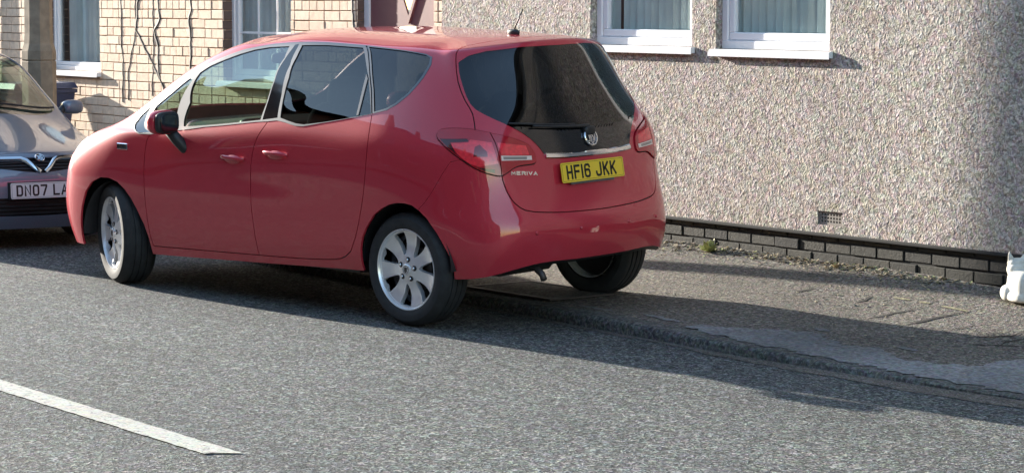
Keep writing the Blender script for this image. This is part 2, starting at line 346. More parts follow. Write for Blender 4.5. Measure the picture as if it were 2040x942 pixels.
# gutter grit along the kerb foot: ragged strip lying on the asphalt
m=MB(); xs=np.arange(-14,-5.5,.05); V=[]; 
ph=rng.random(6)*6
def rag(x,k): return sum(math.sin(x*f+ph[i])*a for i,(f,a) in enumerate(((1.7,.5),(4.3,.3),(9.1,.22),(17,.18),(33,.12),(61,.1))))*k
for x in xs: 
    wdt=np.interp(x,[-12,-10,-8.5,-7],[.05,.09,.17,.2])+rag(x,.04); y1=ky(x)-.001; y0=y1-max(.015,wdt); V+=[(x,y0,zr(x,y0)+.003),(x,y1,zr(x,y1)+.004)]
m.add(V,[(2*i,2*i+2,2*i+3,2*i+1) for i in range(len(xs)-1)]); tag(m.build('gutter',M['grit'],fix=False),kind='structure')
# white line (two dashes of the centre line, one in view)
def dash(xa,xb):
    n=110; V=[]
    for i in range(n+1):
        f=i/n; x0=xa+(xb-xa)*f; yc=4.84+.018*(x0+10.9)
        for s in (0,1):
            x=x0+(.03 if s else -.06)*(1 if i==n else 0); y=yc+(.07 if s else -.07)+(rng.random()-.5)*.007
            V.append((x,y,zr(x,y)+.004))
    m=MB(); m.add(V,[(2*i,2*i+2,2*i+3,2*i+1) for i in range(n)]); return m
mm=dash(-12.75,-8.72); tag(mm.build('road_marking',M['line'],fix=False),kind='structure')
tag(dash(-21.0,-17.0).build('road_marking',M['line'],fix=False),kind='structure')
# kerb: separate stones with small joints, one object
m=MB(); x=-24.0
while x<-4:
    x1=x+.905; n=8; P=[]
    for k in range(n+1):
        xx=x+.002+(x1-x-.004)*k/n; y=float(ky(xx)); z0=float(zr(xx,y)); h=float(kh(xx)); wob=.003*math.sin(xx*7)+.002*math.sin(xx*23)
        P.append([(xx,y+wob,z0-.08),(xx,y+.004+wob,z0+h*.62),(xx,y+.014,z0+h*.86),(xx,y+.035,z0+h*.97),(xx,y+.06,z0+h+.001),(xx,y+.125,z0+h+.004),(xx,y+.125,z0-.08)])
    V=[q for r in P for q in r]; c=7; F=[(k*c+j,(k+1)*c+j,(k+1)*c+j+1,k*c+j+1) for k in range(n) for j in range(c-1)]; F+=[tuple(range(c)),tuple(n*c+j for j in range(c))[::-1]]
    m.add(V,F); x=x1
tag(m.build('kerb',M['kerb'],smooth=True,angle=50),kind='structure')
# pavement
ys=np.array([.122,.2,.35,.5,.7,.9,1.1,1.3,1.5,1.7,1.9,2.05,2.3]); V=[]
XP=np.unique(np.concatenate([np.linspace(-90,-24,19),np.linspace(-24,-5,153),np.linspace(-5,30,15)])); nx=len(XP)
for a in ys:
    for x in XP: y=float(ky(x))+a; V.append((x,y,float(zp(x,y))+.004*math.sin(x*3.1+y*5)*min(1,(a-.12)*3)))
m=MB(); m.add(V,[(j*nx+i,j*nx+i+1,(j+1)*nx+i+1,(j+1)*nx+i) for j in range(len(ys)-1) for i in range(nx-1)]); tag(m.build('pavement',M['pave'],smooth=True,fix=False),kind='structure')
# pavement and houses' side across the street (behind the camera)
tag(sheet('pavement',np.linspace(-80,30,10),[-3,-.9,1.2],lambda X,Y:zr(X,1.2+0*Y)+.1,M['pave']),kind='structure')
# light cement smear spilled over the pavement behind the kerb, ragged outline
def flatpatch(name,outline,mat,dz,lab=None,rough_=.02,seed=1):
    P=[]; n=len(outline); r_=random.Random(seed)
    for i in range(n):
        p,q=np.array(outline[i],float),np.array(outline[(i+1)%n],float); l=np.linalg.norm(q-p); k=max(1,int(l/.035)); d=unit(q-p); nn=np.array([-d[1],d[0]])
        for j in range(k): P.append(tuple(p+(q-p)*j/k+nn*(r_.uniform(-1,1)*rough_ if j else 0)))
    x0,y0=np.min(P,0); x1,y1=np.max(P,0); g=[(x,y) for x in np.arange(x0,x1,.06) for y in np.arange(y0,y1,.05)]; A=np.array(P); g=[q for q in g if np.min(np.hypot(A[:,0]-q[0],A[:,1]-q[1]))>.02]
    r=delaunay_2d_cdt([Vector(p) for p in P+g],[(i,(i+1)%len(P)) for i in range(len(P))],[],0,1e-5); V2=np.array([tuple(v) for v in r[0]]); T=np.array([f for f in r[2] if len(f)==3]); T=T[inpoly_(V2[T].mean(1),P)]
    V=[(x,y,float(zp(x,y))+.004*math.sin(x*3.1+y*5)*min(1,max(0,(y-float(ky(x))-.12)*3))+dz) for x,y in V2]
    V=[(x,y,max(z,float(zr(x,ky(x))+kh(x))+.0055) if y<float(ky(x))+.17 else z) for x,y,z in V]
    m=MB(); m.add(V,T); o=m.build(name,mat,smooth=True,fix=False); o['kind']='structure'; return o
def inpoly_(P,poly):
    x,y=P[:,0],P[:,1]; r=np.zeros(len(P),bool); n=len(poly)
    for i in range(n):
        x1,y1=poly[i]; x2,y2=poly[(i+1)%n]
        if y1!=y2: r^=((y1>y)!=(y2>y))&(x<(x2-x1)*(y-y1)/(y2-y1)+x1)
    return r
smT=[(-10.505,8.80),(-10.27,8.897),(-10.10,9.04),(-9.913,9.168),(-9.735,9.105),(-9.563,9.044),(-9.402,9.167),(-9.238,9.084),(-9.1,9.02),(-8.904,9.075),(-8.725,9.219),(-8.75,9.354),(-8.74,9.466),(-8.60,9.561),(-8.3,9.62),(-7.6,9.6),(-6.5,9.7),(-5.8,9.4)]
smB=[(-5.8,9.03),(-7.0,8.98),(-8.0,8.83),(-8.25,8.80),(-8.589,8.75),(-9.226,8.68),(-9.839,8.64),(-10.223,8.66),(-10.45,8.72)]
flatpatch('cement_smear',smT+smB,M['cement'],.004,rough_=.035)
for i,(x,y,a_,b_) in enumerate(((-10.75,8.80,.16,.03),(-9.95,9.26,.06,.03),(-9.3,9.26,.08,.025),(-11.3,8.74,.2,.02))): flatpatch('cement_smear',[(x+a_*math.cos(t),y+b_*math.sin(t)) for t in np.linspace(0,6.2,10)],M['cement'],.004,rough_=.02,seed=40+i)
crk=[[(-10.06,9.713),(-10.04,9.785),(-10.041,9.891),(-10.008,9.967),(-10.004,10.069)],[(-9.779,9.703),(-9.766,9.805),(-9.757,9.934),(-9.738,10.047),(-9.707,10.137)],[(-10.414,9.954),(-10.418,10.021),(-10.448,10.117)],[(-9.32,9.70),(-9.219,9.80),(-9.156,9.90),(-9.20,10.06)],[(-8.986,9.552),(-9.084,9.768),(-9.068,9.884)],[(-11.03,9.947),(-10.914,9.961),(-10.903,10.09)],[(-11.177,9.761),(-11.009,9.77),(-10.837,9.812)],[(-9.506,9.734),(-9.483,9.843),(-9.476,9.933)],[(-11.9,9.75),(-11.6,9.79),(-11.45,9.77)],[(-9.40,9.55),(-9.15,9.60),(-8.95,9.75),(-8.8,9.78)],[(-10.7,9.55),(-10.5,9.58),(-10.3,9.56)]]
M['crack']=simple('crack_shadowed_tar',(.016,.014,.012),.95)
for i,c in enumerate(crk):
    up_,lo_=[],[]; r_=random.Random(i)
    for k,(x,y) in enumerate(c): w_=(.006+.010*r_.random())*(0.3 if k in (0,len(c)-1) else 1); up_.append((x-w_,y)); lo_.append((x+w_,y))
    flatpatch('pavement_crack',up_+lo_[::-1],M['crack'],.0035,rough_=.004,seed=i)
M['yellow']=simple('worn_yellow_paint',(.27,.245,.14),.85,var=.5,scale=60)
for i,(x,y,lx,ly) in enumerate(((-10.245,10.15,.07,.012),(-10.06,10.148,.045,.012),(-9.81,10.134,.11,.014))): flatpatch('worn_paint_mark',[(x+lx*math.cos(t),y+ly*math.sin(t)) for t in np.linspace(0,6.2,12)],M['yellow'],.0045,rough_=.007,seed=20+i)
# small stones and flakes on pavement: uncountable litter
m=MB()
for i in range(520):
    x=rng.uniform(-13.5,-6.5); k=float(ky(x)); y=k+.15+rng.random()**.7*1.85; s=rng.uniform(.004,.011)*(1.7 if rng.random()<.08 else 1); z=float(zp(x,y))
    a=rng.uniform(0,6.3); c,sn=math.cos(a),math.sin(a); V=[(x+s*(c*p-sn*q),y+s*(sn*p+c*q),z+s*.35*h) for p,q,h in ((-1,-.7,0),(1,-.6,0),(.8,.8,0),(-.9,.7,0),(-.4,-.3,1),(.5,-.2,1.1),(.3,.4,.9),(-.5,.3,1))]
    m.add(V,[(4,5,6,7),(0,1,5,4),(1,2,6,5),(2,3,7,6),(3,0,4,7)],0 if rng.random()<.6 else 1)
tag(m.build('loose_stones',[M['dry'],M['cement']],fix=False),'small stones and crumbs scattered over the tarmac pavement','loose stones',kind='stuff')
# access cover set in the pavement near the car's tailpipe
cx,cy=-12.1,8.95; t=empty('access_cover',(cx,cy,float(zp(cx,cy))+.006),math.radians(2)); tag(t,'rectangular metal access cover set in the pavement under the red car','access cover')
m=MB(); [m.box(a,b,0,.002) for a,b in (((-.42,-.26,0),(.42,-.235,.012)),((-.42,.235,0),(.42,.26,.012)),((-.42,-.233,0),(-.395,.233,.012)),((.395,-.233,0),(.42,.233,.012)))]; m.build('frame',M['brake'],t)
m=MB(); m.box((-.392,-.23,0),(-.002,.23,.008),0,.002); m.box((.002,-.23,0),(.392,.23,.008),0,.002); m.build('lid',M['kerb'],t)

# ------------------------------------------------------------------ houses
WY=10.545; BY=10.553       # render face, brick face
def wallplate(m,x0,x1,z0,z1,holes,y,depth,mi=0,rmi=None):
    for a,b,c,d in rectgrid(x0,x1,z0,z1,holes): m.add([(a,y,c),(b,y,c),(b,y,d),(a,y,d)],[(0,1,2,3)],mi)
    for a,b,c,d in holes:
        r=mi if rmi is None else rmi; y2=y+depth
        m.add([(a,y,c),(a,y2,c),(a,y2,d),(a,y,d)],[(0,1,2,3)],r); m.add([(b,y,c),(b,y,d),(b,y2,d),(b,y2,c)],[(0,1,2,3)],r)
        m.add([(a,y,c),(b,y,c),(b,y2,c),(a,y2,c)],[(0,1,2,3)],r); m.add([(a,y,d),(a,y2,d),(b,y2,d),(b,y,d)],[(0,1,2,3)],r)
def frame_boxes(m,x0,x1,z0,z1,w,y0,y1,ch=.003,mi=0,wb=None):
    wb=wb or w
    m.box((x0,y0,z0),(x1,y1,z0+wb),mi,ch); m.box((x0,y0,z1-w),(x1,y1,z1),mi,ch); m.box((x0,y0,z0+wb+.0005),(x0+w,y1,z1-w-.0005),mi,ch); m.box((x1-w,y0,z0+wb+.0005),(x1,y1,z1-w-.0005),mi,ch)
def window(house,x0,x1,z0,z1,yf,label,fw=.05,cw=.052,blinds='slats',muntin=None,sillm='upvc',sill=True,yw=None,left_ext=.0,proj=.035):
    """yf = outer face of frame; wall face is yw"""
    fr=MB(); frame_boxes(fr,x0,x1,z0,z1,fw,yf,yf+.07,.004); o=fr.build('window',M['upvc'],house); o['label']=label
    c=MB(); frame_boxes(c,x0+fw+.002,x1-fw-.002,z0+fw+.002,z1-fw-.002,cw,yf+.012,yf+.06,.006)
    if muntin:
        gx0,gx1,gz0,gz1=x0+fw+cw,x1-fw-cw,z0+fw+cw,z1-fw-cw
        for f in muntin[0]: c.box((gx0+(gx1-gx0)*f-.009,yf+.028,gz0),(gx0+(gx1-gx0)*f+.009,yf+.04,gz1))
        for zz in muntin[1]: c.box((gx0,yf+.0285,zz-.009),(gx1,yf+.0395,zz+.009))
    c.build('casement',M['upvc'],o)
    g=MB(); g.box((x0+fw+cw-.004,yf+.042,z0+fw+cw-.004),(x1-fw-cw+.004,yf+.048,z1-fw-cw+.004)); g.build('pane',M['winglass'],o)
    b=MB()
    if blinds=='slats':
        x=x0+.06; i=0
        while x<x1-.05:
            a=math.radians(24+8*math.sin(i*2.3)); wv=.088; cx=x+.04; dx,dy=wv/2*math.cos(a),wv/2*math.sin(a)
            if not (i==1 and 'first' in label) : b.add([(cx-dx,yf+.085-dy,z0+.03),(cx+dx,yf+.085+dy,z0+.03),(cx+dx,yf+.085+dy,z1),(cx-dx,yf+.085-dy,z1)],[(0,1,2,3)])
            x+=.076; i+=1
        b.build('blind',M['blind'],o)
    else:
        n=60; V=[]
        for k in range(n+1): xx=x0+.10*(x1-x0)*(1 if blinds=='part' else 0)+(x1-x0)*(0.90 if blinds=='part' else 1)*k/n; yy=yf+.12+.018*math.sin(k*1.1)+.008*math.sin(k*2.7); V+=[(xx,yy,z0+.02),(xx,yy,z1)]
        b.add(V,[(2*k,2*k+2,2*k+3,2*k+1) for k in range(n)]); b.build('curtain',M['curtain'],o)
    r=MB(); r.add([(x0-.1,yf+.9,z0-.1),(x1+.1,yf+.9,z0-.1),(x1+.1,yf+.9,z1+.1),(x0-.1,yf+.9,z1+.1),(x0-.1,yf+.075,z0-.1),(x1+.1,yf+.075,z0-.1),(x1+.1,yf+.075,z1+.1),(x0-.1,yf+.075,z1+.1)],[(0,1,2,3),(0,4,5,1),(1,5,6,2),(2,6,7,3),(3,7,4,0)]); r.build('room',M['room'],o)
    if sill:
        s=MB(); yw_=yw if yw else yf
        s.prism([(yw_-proj,z0-.040),(yw_-proj,z0-.006),(yw_-proj+.006,z0-.001),(yf+.01,z0-.0005),(yf+.01,z0-.040)],lambda a,b_,h:(h,a,b_),x0-.03-left_ext,x1+.03)
        s.prism([(yw_-proj-.004,z0-.046),(yw_-proj-.004,z0-.018),(yw_-proj-.0005,z0-.018),(yw_-proj-.0005,z0-.046)],lambda a,b_,h:(h,a,b_),x0-.036-left_ext,x1+.036)
        s.build('sill',M[sillm],o)
    return o
# pebbledashed house on the right
hp=empty('pebbledashed_house',(-10,WY,.2)); tag(hp,'pebbledashed terraced house with black brick plinth, right of the red car','house')
PINV=(-10,WY,.2)
def sub(o): pass
class HP: pass
def par(o,parent):  # keep world coordinates of geometry while the parent sits elsewhere
    o.parent=parent; o.location=-Vector(parent.location); return o
class Root:
    pass
def hb(m,name,mat,root,**k): o=m.build(name,mat,None,**k); return par(o,root)
HX0,HX1=-15.50,8.0; ZB=.352
WA=(-13.69,-12.605,1.483,2.62); WB=(-12.365,-11.30,1.475,2.62); AV=(-11.385,-11.165,.415,.50)
m=MB(); wallplate(m,HX0,HX1,ZB+.012,5.3,[WA,WB,AV],WY,.09)
m.add([(HX0,WY,ZB+.012),(HX1,WY,ZB+.012),(HX1,WY+.04,ZB+.004),(HX0,WY+.04,ZB+.004)],[(3,2,1,0)])
m.add([(HX0,WY,ZB+.012),(HX0,WY,5.3),(HX0,WY+.3,5.3),(HX0,WY+.3,ZB+.012)],[(0,1,2,3)])
hb(m,'wall',M['pebble'],hp,fix=False)
# bead under the render, coloured black to stand for its shadow band
m=MB(); m.prism([(WY-.006,ZB-.006),(WY-.006,ZB+.004),(WY-.002,ZB+.014),(WY+.05,ZB+.003),(WY+.05,ZB-.006)],lambda a,b,h:(h,a,b),HX0,HX1); hb(m,'render_bead',M['black_mortar'],hp)
def bricks(m,x0,x1,z0,z1,yface,pitch,course,holes=(),mi=0,jit=.002,joint=.011,ch=.004,header=None,phase=0.0,depth=.03):
    nrow=int(math.ceil((z1-z0)/course))
    for r in range(nrow):
        za=z1-(r+1)*course+joint; zb=z1-r*course
        if za<z0: za=z0
        if zb-za<.01: continue
        hd=header is not None and r%header[0]==header[1]; pit=pitch/2 if hd else pitch
        x=x0-pit*(((r%2)*.5+phase)%1)
        while x<x1:
            a,b=x+joint/2,x+pit-joint/2
            if not hd and header is not None and rng.random()<.10: b=x+pit/2-joint/2; step=pit/2
            else: step=pit
            segs=[(max(a,x0),min(b,x1))]
            for h in holes:
                if za<h[3]-.01 and zb>h[2]+.01:
                    ns=[]
                    for p,q in segs:
                        if q<=h[0] or p>=h[1]: ns.append((p,q))
                        else:
                            if p<h[0]: ns.append((p,h[0]))
                            if q>h[1]: ns.append((h[1],q))
                    segs=ns
            for p,q in segs:
                if q-p<.015: continue
                dy=rng.normal()*jit; dz=rng.normal()*.0012; dx=rng.normal()*.0012
                yb=yface+depth; yf=yface+dy; c=ch*rng.uniform(.7,1.3)
                V=[(p+dx,yf+c,za+dz),(q+dx,yf+c,za+dz),(q+dx,yf+c,zb+dz),(p+dx,yf+c,zb+dz),(p+dx+c,yf,za+dz+c),(q+dx-c,yf,za+dz+c),(q+dx-c,yf,zb+dz-c),(p+dx+c,yf,zb+dz-c),(p+dx,yb,za+dz),(q+dx,yb,za+dz),(q+dx,yb,zb+dz),(p+dx,yb,zb+dz)]
                m.add(V,[(4,5,6,7),(0,1,5,4),(1,2,6,5),(2,3,7,6),(3,0,4,7),(8,9,1,0),(9,10,2,1),(10,11,3,2),(11,8,0,3)],mi)
            x+=step
m=MB(); PL=[]
bricks(m,HX0,1,-.35,ZB+.026,BY+.015,.2286,.0712,mi=0,jit=.003,joint=.010,phase=.32)
m.add([(HX0,BY+.024,-.4),(8,BY+.024,-.4),(8,BY+.024,ZB),(HX0,BY+.024,ZB)],[(0,1,2,3)],1)
hb(m,'plinth',[M['black_brick'],M['black_mortar']],hp,fix=False)
def reparent_world(o,root):
    o.parent=root; o.location=-Vector(root.location)
o=window(None,*WA,WY+.055,'first white window of the pebbledashed house, nearer the car',fw=.055,cw=.05,yw=WY,proj=.035); reparent_world(o,hp)
o=window(None,*WB,WY+.05,'right-hand white window of the pebbledashed house',fw=.055,cw=.05,yw=WY,proj=.035); reparent_world(o,hp)
# air brick
m=MB(); x0,x1,z0,z1=AV; holes=[]
for i in range(7):
    for j in range(3): holes.append((x0+.022+i*.0262,x0+.022+i*.0262+.015,z0+.016+j*.021,z0+.016+j*.021+.013))
wallplate(m,x0+.001,x1-.001,z0+.001,z1-.001,holes,WY+.012,.03); m.add([(x0,WY+.05,z0),(x1,WY+.05,z0),(x1,WY+.05,z1),(x0,WY+.05,z1)],[(0,1,2,3)],1)
hb(m,'air_vent',[simple('buff_terracotta',(.27,.24,.21),.85,bmp=.3),M['black_mortar']],hp,fix=False)
m=MB(); m.box((HX0,WY-.35,5.3),(HX1,WY+8,5.42)); m.add([(HX0,WY-.4,5.42),(HX1,WY-.4,5.42),(HX1,WY+4,8),(HX0,WY+4,8),(HX1,WY+8,5.42),(HX0,WY+8,5.42)],[(0,1,2,3),(3,2,4,5),(0,3,5),(1,4,2)]); hb(m,'roof',M['slate'],hp)

# cream painted brick house on the left
hc=empty('painted_brick_house',(-20,BY,.3)); tag(hc,'cream painted brick terraced house with white windows and a maroon door, behind the cars','house')
CX0,CX1=-30.0,-15.50
W1=(-22.29,-21.15,1.115,2.5); W2=(-18.83,-17.70,1.10,2.5); DR=(-16.70,-15.62,.18,2.35)
HOL=[W1,W2,DR]
m=MB(); bricks(m,CX0,CX1-.002,-.1,4.05,BY,.231,.0812,holes=HOL,mi=0,header=(5,3),jit=.0014,joint=.0075,ch=.0035)
# brown painted jambs: brick ends lining the left-hand side of each opening
m.add([(CX0,BY+.012,-.1),(CX1,BY+.012,-.1),(CX1,BY+.012,-.1),(CX0,BY+.012,-.1)],[(0,1,2,3)],1)
wallplate(m,CX0,CX1,-.1,5.3,HOL,BY+.012,.11,1)
hb(m,'wall',[M['cream_brick'],M['mortar']],hc,fix=False)
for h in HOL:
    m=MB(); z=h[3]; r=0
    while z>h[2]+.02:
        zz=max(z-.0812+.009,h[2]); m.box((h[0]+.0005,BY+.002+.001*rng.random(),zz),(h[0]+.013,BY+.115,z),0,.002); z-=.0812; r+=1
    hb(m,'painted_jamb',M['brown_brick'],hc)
o=window(None,*W1,BY+.075,'white window of the cream house behind the grey car',fw=.045,cw=.035,blinds='part',yw=BY,proj=.05); reparent_world(o,hc)
o=window(None,*W2,BY+.085,'white window with glazing bars, left of the maroon door',fw=.05,cw=.05,blinds='curtain',yw=BY,proj=.05,muntin=([.33,.66],[1.51,1.98])); reparent_world(o,hc)
# door
dr=MB(); frame_boxes(dr,DR[0]+.014,DR[1]-.001,DR[2],DR[3],.075,BY+.06,BY+.12,.004); o=dr.build('door_frame',M['upvc']); reparent_world(o,hc)
d=MB(); dx0,dx1,dz0,dz1=DR[0]+.092,DR[1]-.079,DR[2]+.08,DR[3]-.08; xc=(dx0+dx1)/2+.10; zc=2.0
dia=lambda k:[(xc-.20*k,zc),(xc,zc-.36*k),(xc+.20*k,zc),(xc,zc+.30*k)]
pts=[(dx0,dz0),(dx1,dz0),(dx1,dz1),(dx0,dz1)]; D=dia(1.0)
# leaf as a plate with a diamond opening
vv=[Vector(p) for p in pts+D]; r=delaunay_2d_cdt(vv,[(0,1),(1,2),(2,3),(3,0),(4,5),(5,6),(6,7),(7,4)],[],0,1e-6)
tri=[f for f in r[2] if not (abs(sum(r[0][i][0] for i in f)/3-xc)/.20+ (zc-sum(r[0][i][1] for i in f)/3)/.36 <1 and abs(sum(r[0][i][0] for i in f)/3-xc)/.20+(sum(r[0][i][1] for i in f)/3-zc)/.30<1)]
d.add([(a[0],BY+.075,a[1]) for a in r[0]],tri); 
for (a,b) in (((dx0+.12,.45),(xc+.12,1.2)),): d.box((a[0],BY+.070,a[1]),(b[0],BY+.076,b[1]),0,.003)
o=d.build('door',M['door']); reparent_world(o,hc)
g=MB(); A,B=dia(1.10),dia(.93)
for k in range(4): k2=(k+1)%4; g.prism([A[k],A[k2],B[k2],B[k]],lambda a,b,h:(a,h,b),BY+.058,BY+.074)
q=g.build('diamond_trim',M['door'],o)
g=MB(); g.add([(a,BY+.079,b) for a,b in D],[(0,1,2,3)]); g.build('diamond_pane',M['winglass'],o)
g=MB(); g.add([(dx0,BY+.5,dz0),(dx1,BY+.5,dz0),(dx1,BY+.5,dz1),(dx0,BY+.5,dz1)],[(0,1,2,3)]); g.build('hall',M['curtain'],o)
m=MB(); m.box((CX0,BY-.35,5.3),(CX1-.01,BY+8,5.42)); m.add([(CX0,BY-.4,5.42),(CX1-.01,BY-.4,5.42),(CX1-.01,BY+4,8),(CX0,BY+4,8),(CX1-.01,BY+8,5.42),(CX0,BY+8,5.42)],[(0,1,2,3),(3,2,4,5),(0,3,5),(1,4,2)]); hb(m,'roof',M['slate'],hc)

# wire shadows down the cream wall, built as thin flush dark ribbons, slightly crooked
def px(x,y,Y):   # point on the wall plane from measured wall coordinates
    return (x,Y,y)
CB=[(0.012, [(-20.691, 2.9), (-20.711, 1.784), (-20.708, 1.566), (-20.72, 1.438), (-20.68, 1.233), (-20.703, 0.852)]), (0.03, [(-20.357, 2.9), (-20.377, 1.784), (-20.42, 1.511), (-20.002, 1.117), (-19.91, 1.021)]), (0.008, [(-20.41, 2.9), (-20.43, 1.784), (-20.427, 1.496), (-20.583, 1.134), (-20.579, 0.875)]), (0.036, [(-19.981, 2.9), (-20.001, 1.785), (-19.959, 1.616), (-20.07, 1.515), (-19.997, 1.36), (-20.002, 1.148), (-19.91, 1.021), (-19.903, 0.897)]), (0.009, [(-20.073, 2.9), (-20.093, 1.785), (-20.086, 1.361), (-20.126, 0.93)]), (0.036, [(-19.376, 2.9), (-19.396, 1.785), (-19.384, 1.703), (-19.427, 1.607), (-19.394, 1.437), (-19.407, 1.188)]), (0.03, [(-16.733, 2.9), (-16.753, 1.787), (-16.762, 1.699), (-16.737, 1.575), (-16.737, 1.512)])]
lab=['thin dark cable running straight down the cream bricks, furthest from the door','forked dark cable slanting across the cream bricks to the right','thin pale cable branching left off the forked cable','thick wavy dark cable down the cream bricks, meeting the forked one','thin straight cable just left of the thick wavy cable','thick wavy cable on the cream bricks nearest the white glazing-bar window','single dark cable down the cream bricks between window and maroon door']
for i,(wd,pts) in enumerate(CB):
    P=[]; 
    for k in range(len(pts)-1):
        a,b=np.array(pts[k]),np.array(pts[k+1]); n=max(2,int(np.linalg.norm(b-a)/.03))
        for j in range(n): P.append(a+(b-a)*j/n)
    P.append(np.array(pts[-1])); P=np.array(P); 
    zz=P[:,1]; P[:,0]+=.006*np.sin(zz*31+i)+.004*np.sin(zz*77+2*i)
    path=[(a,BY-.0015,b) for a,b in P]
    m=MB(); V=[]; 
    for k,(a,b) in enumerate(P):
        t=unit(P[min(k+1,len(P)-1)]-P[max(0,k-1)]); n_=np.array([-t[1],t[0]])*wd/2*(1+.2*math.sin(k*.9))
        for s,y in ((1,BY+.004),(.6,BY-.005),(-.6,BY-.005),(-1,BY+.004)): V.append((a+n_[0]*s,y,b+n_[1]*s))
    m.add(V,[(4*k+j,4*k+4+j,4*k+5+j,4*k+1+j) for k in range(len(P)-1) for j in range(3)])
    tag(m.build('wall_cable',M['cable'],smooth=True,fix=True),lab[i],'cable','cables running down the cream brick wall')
m=MB(); m.tube([(-23.42,BY-.05,-.1),(-23.42,BY-.05,5.3)],.035,14); tag(m.build('drainpipe',M['green'],smooth=True,angle=40),'green drainpipe at the far left edge of the cream brick house','drainpipe')

# concrete lamp column on the pavement
cX,cY=(-19.17,9.01); cz=float(zp(cX,cY)); t=empty('lamp_column',(cX,cY,cz),math.radians(25)); tag(t,'weathered concrete lamp column with a wider base, behind the grey car','lamp column')
m=MB(); prof=[(.130,-.05),(.130,1.27-cz),(.122,1.28-cz),(.131,1.29-cz),(.129,1.36-cz),(.112,1.42-cz),(.107,1.5-cz),(.075,5.6),(.06,6.0)]
m.lathe([(r/math.cos(math.pi/8),h) for r,h in prof],8); m.add([( .06*math.cos(k*math.pi/4),.06*math.sin(k*math.pi/4),6.0) for k in range(8)],[tuple(range(8))])
bm_o=m.build('column',M['concrete'],t)
m=MB(); m.tube([(0,0,5.95),(0,-.3,6.15),(0,-.9,6.22)],.035,10); m.build('arm',M['concrete'],t,smooth=True)
m=MB(); m.superel((0,-1.1,6.22),(.12,.32,.08)); m.build('lantern',M['blackpl'],t,smooth=True)
# wheelie bin
bX,bY=(-21.80,10.16); bz=float(zp(bX,bY)); t=empty('wheelie_bin',(bX,bY,bz),math.radians(4)); tag(t,'dark navy wheelie bin standing against the cream wall under the left window','wheelie bin')
m=MB(); H=.80
V=[]; 
for (hw,hd,z) in ((.20,.24,.02),(.275,.31,H-.10),(.29,.33,H-.095),(.29,.33,H-.06)): V+=[(-hw,-hd,z),(hw,-hd,z),(hw,hd,z),(-hw,hd,z)]
m.add(V,[(3,2,1,0),(12,13,14,15)]+[(a*4+k,a*4+(k+1)%4,a*4+4+(k+1)%4,a*4+4+k) for a in range(3) for k in range(4)]); m.build('body',M['bin'],t)
m=MB(); V=[(-.30,-.345,H-.055),(.30,-.345,H-.055),(.30,.335,H-.055),(-.30,.335,H-.055),(-.27,-.31,H-.005),(.27,-.31,H-.005),(.27,.31,H),(-.27,.31,H)]
m.add(V,[(3,2,1,0),(4,5,6,7),(0,1,5,4),(1,2,6,5),(2,3,7,6),(3,0,4,7)]); m.build('lid',M['bin'],t)
for s in (-1,1): m=MB(); m.lathe([(.0,-.025),(.10,-.025),(.10,.025),(0,.025)],24,'x',(s*.24,.27,.10)); m.build('wheel',M['rubber'],t)

# stone cat by the wall on the right
kX,kY=(-9.63,10.445); kz=float(zp(kX,kY)); t=empty('cat_ornament',(kX,kY,kz),math.radians(-112)); tag(t,'white painted stone cat ornament sitting by the plinth at the right edge','cat ornament')
m=MB(); m.superel((0,.055,.088),(.072,.115,.088),.6,.75); m.superel((0,.05,.03),(.082,.12,.03),.5,.7); m.superel((0,-.005,.175),(.066,.058,.045),.8,.9)
for s in (-1,1):
    m.superel((s*.03,-.046,.06),(.02,.022,.058),.8,.9); m.superel((s*.034,-.052,.012),(.022,.026,.012),.8,.9); m.superel((s*.066,-.01,.045),(.032,.05,.045),.9,.9)
o=m.build('body',M['catw'],t,smooth=True)
md=o.modifiers.new('r','REMESH'); md.mode='VOXEL'; md.voxel_size=.006; md.use_smooth_shade=True
md=o.modifiers.new('s','SMOOTH'); md.factor=.8; md.iterations=4
m=MB(); m.superel((0,-.015,.205),(.058,.050,.034),.8,.9); m.superel((0,-.062,.198),(.024,.018,.016),.9,.9)
for s in (-1,1): m.add([(s*.010,-.030,.228),(s*.062,-.025,.205),(s*.036,.016,.220),(s*.056,-.018,.285)],[(0,1,2),(0,1,3),(1,2,3),(2,0,3)])
h=m.build('head',M['catw'],t,smooth=True); md=h.modifiers.new('r','REMESH'); md.mode='VOXEL'; md.voxel_size=.004; md.use_smooth_shade=True
for s in (-1,1): m=MB(); m.superel((s*.022,-.064,.214),(.006,.004,.006),1,1,10,8); m.build('eye',M['ink'],h,smooth=True)
m=MB(); m.tube([(-.05,.10,.02),(-.078,.06,.022),(-.084,.01,.022),(-.07,-.03,.02)],[.018,.018,.016,.012],10); m.build('tail',M['catw'],t,smooth=True)

# weeds and debris at the foot of the plinth
def weed(x,y,n,sz,label,mats=('leaf','leaf')):
    m=MB(); z=float(zp(x,y))
    for i in range(n):
        a=rng.uniform(0,6.28); l=sz*rng.uniform(.5,1.1); lean=rng.uniform(.3,1.1); wv=l*.22; d=np.array([math.cos(a),math.sin(a)]); nrm=np.array([-d[1],d[0]]); V=[]
        for k in range(5):
            f=k/4; w_=wv*math.sin(math.pi*min(.98,f*.85+.12)); r=l*math.sin(lean)*f; h=l*math.cos(lean)*f-.25*l*f*f*lean
            c=np.array([x,y])+d*r; V+=[(*(c+nrm*w_),z+max(h,.002)),(*(c-nrm*w_),z+max(h,.002)+.002)]
        m.add(V,[(2*k,2*k+2,2*k+3,2*k+1) for k in range(4)],int(rng.random()<.3))
    return tag(m.build('weed_clump',[M[mats[0]],M[mats[1]]],fix=False),label,'weed','weeds growing at the foot of the plinth')
weed(-12.30,10.45,80,.10,'bright green weed clump at the plinth foot, nearest the red car')
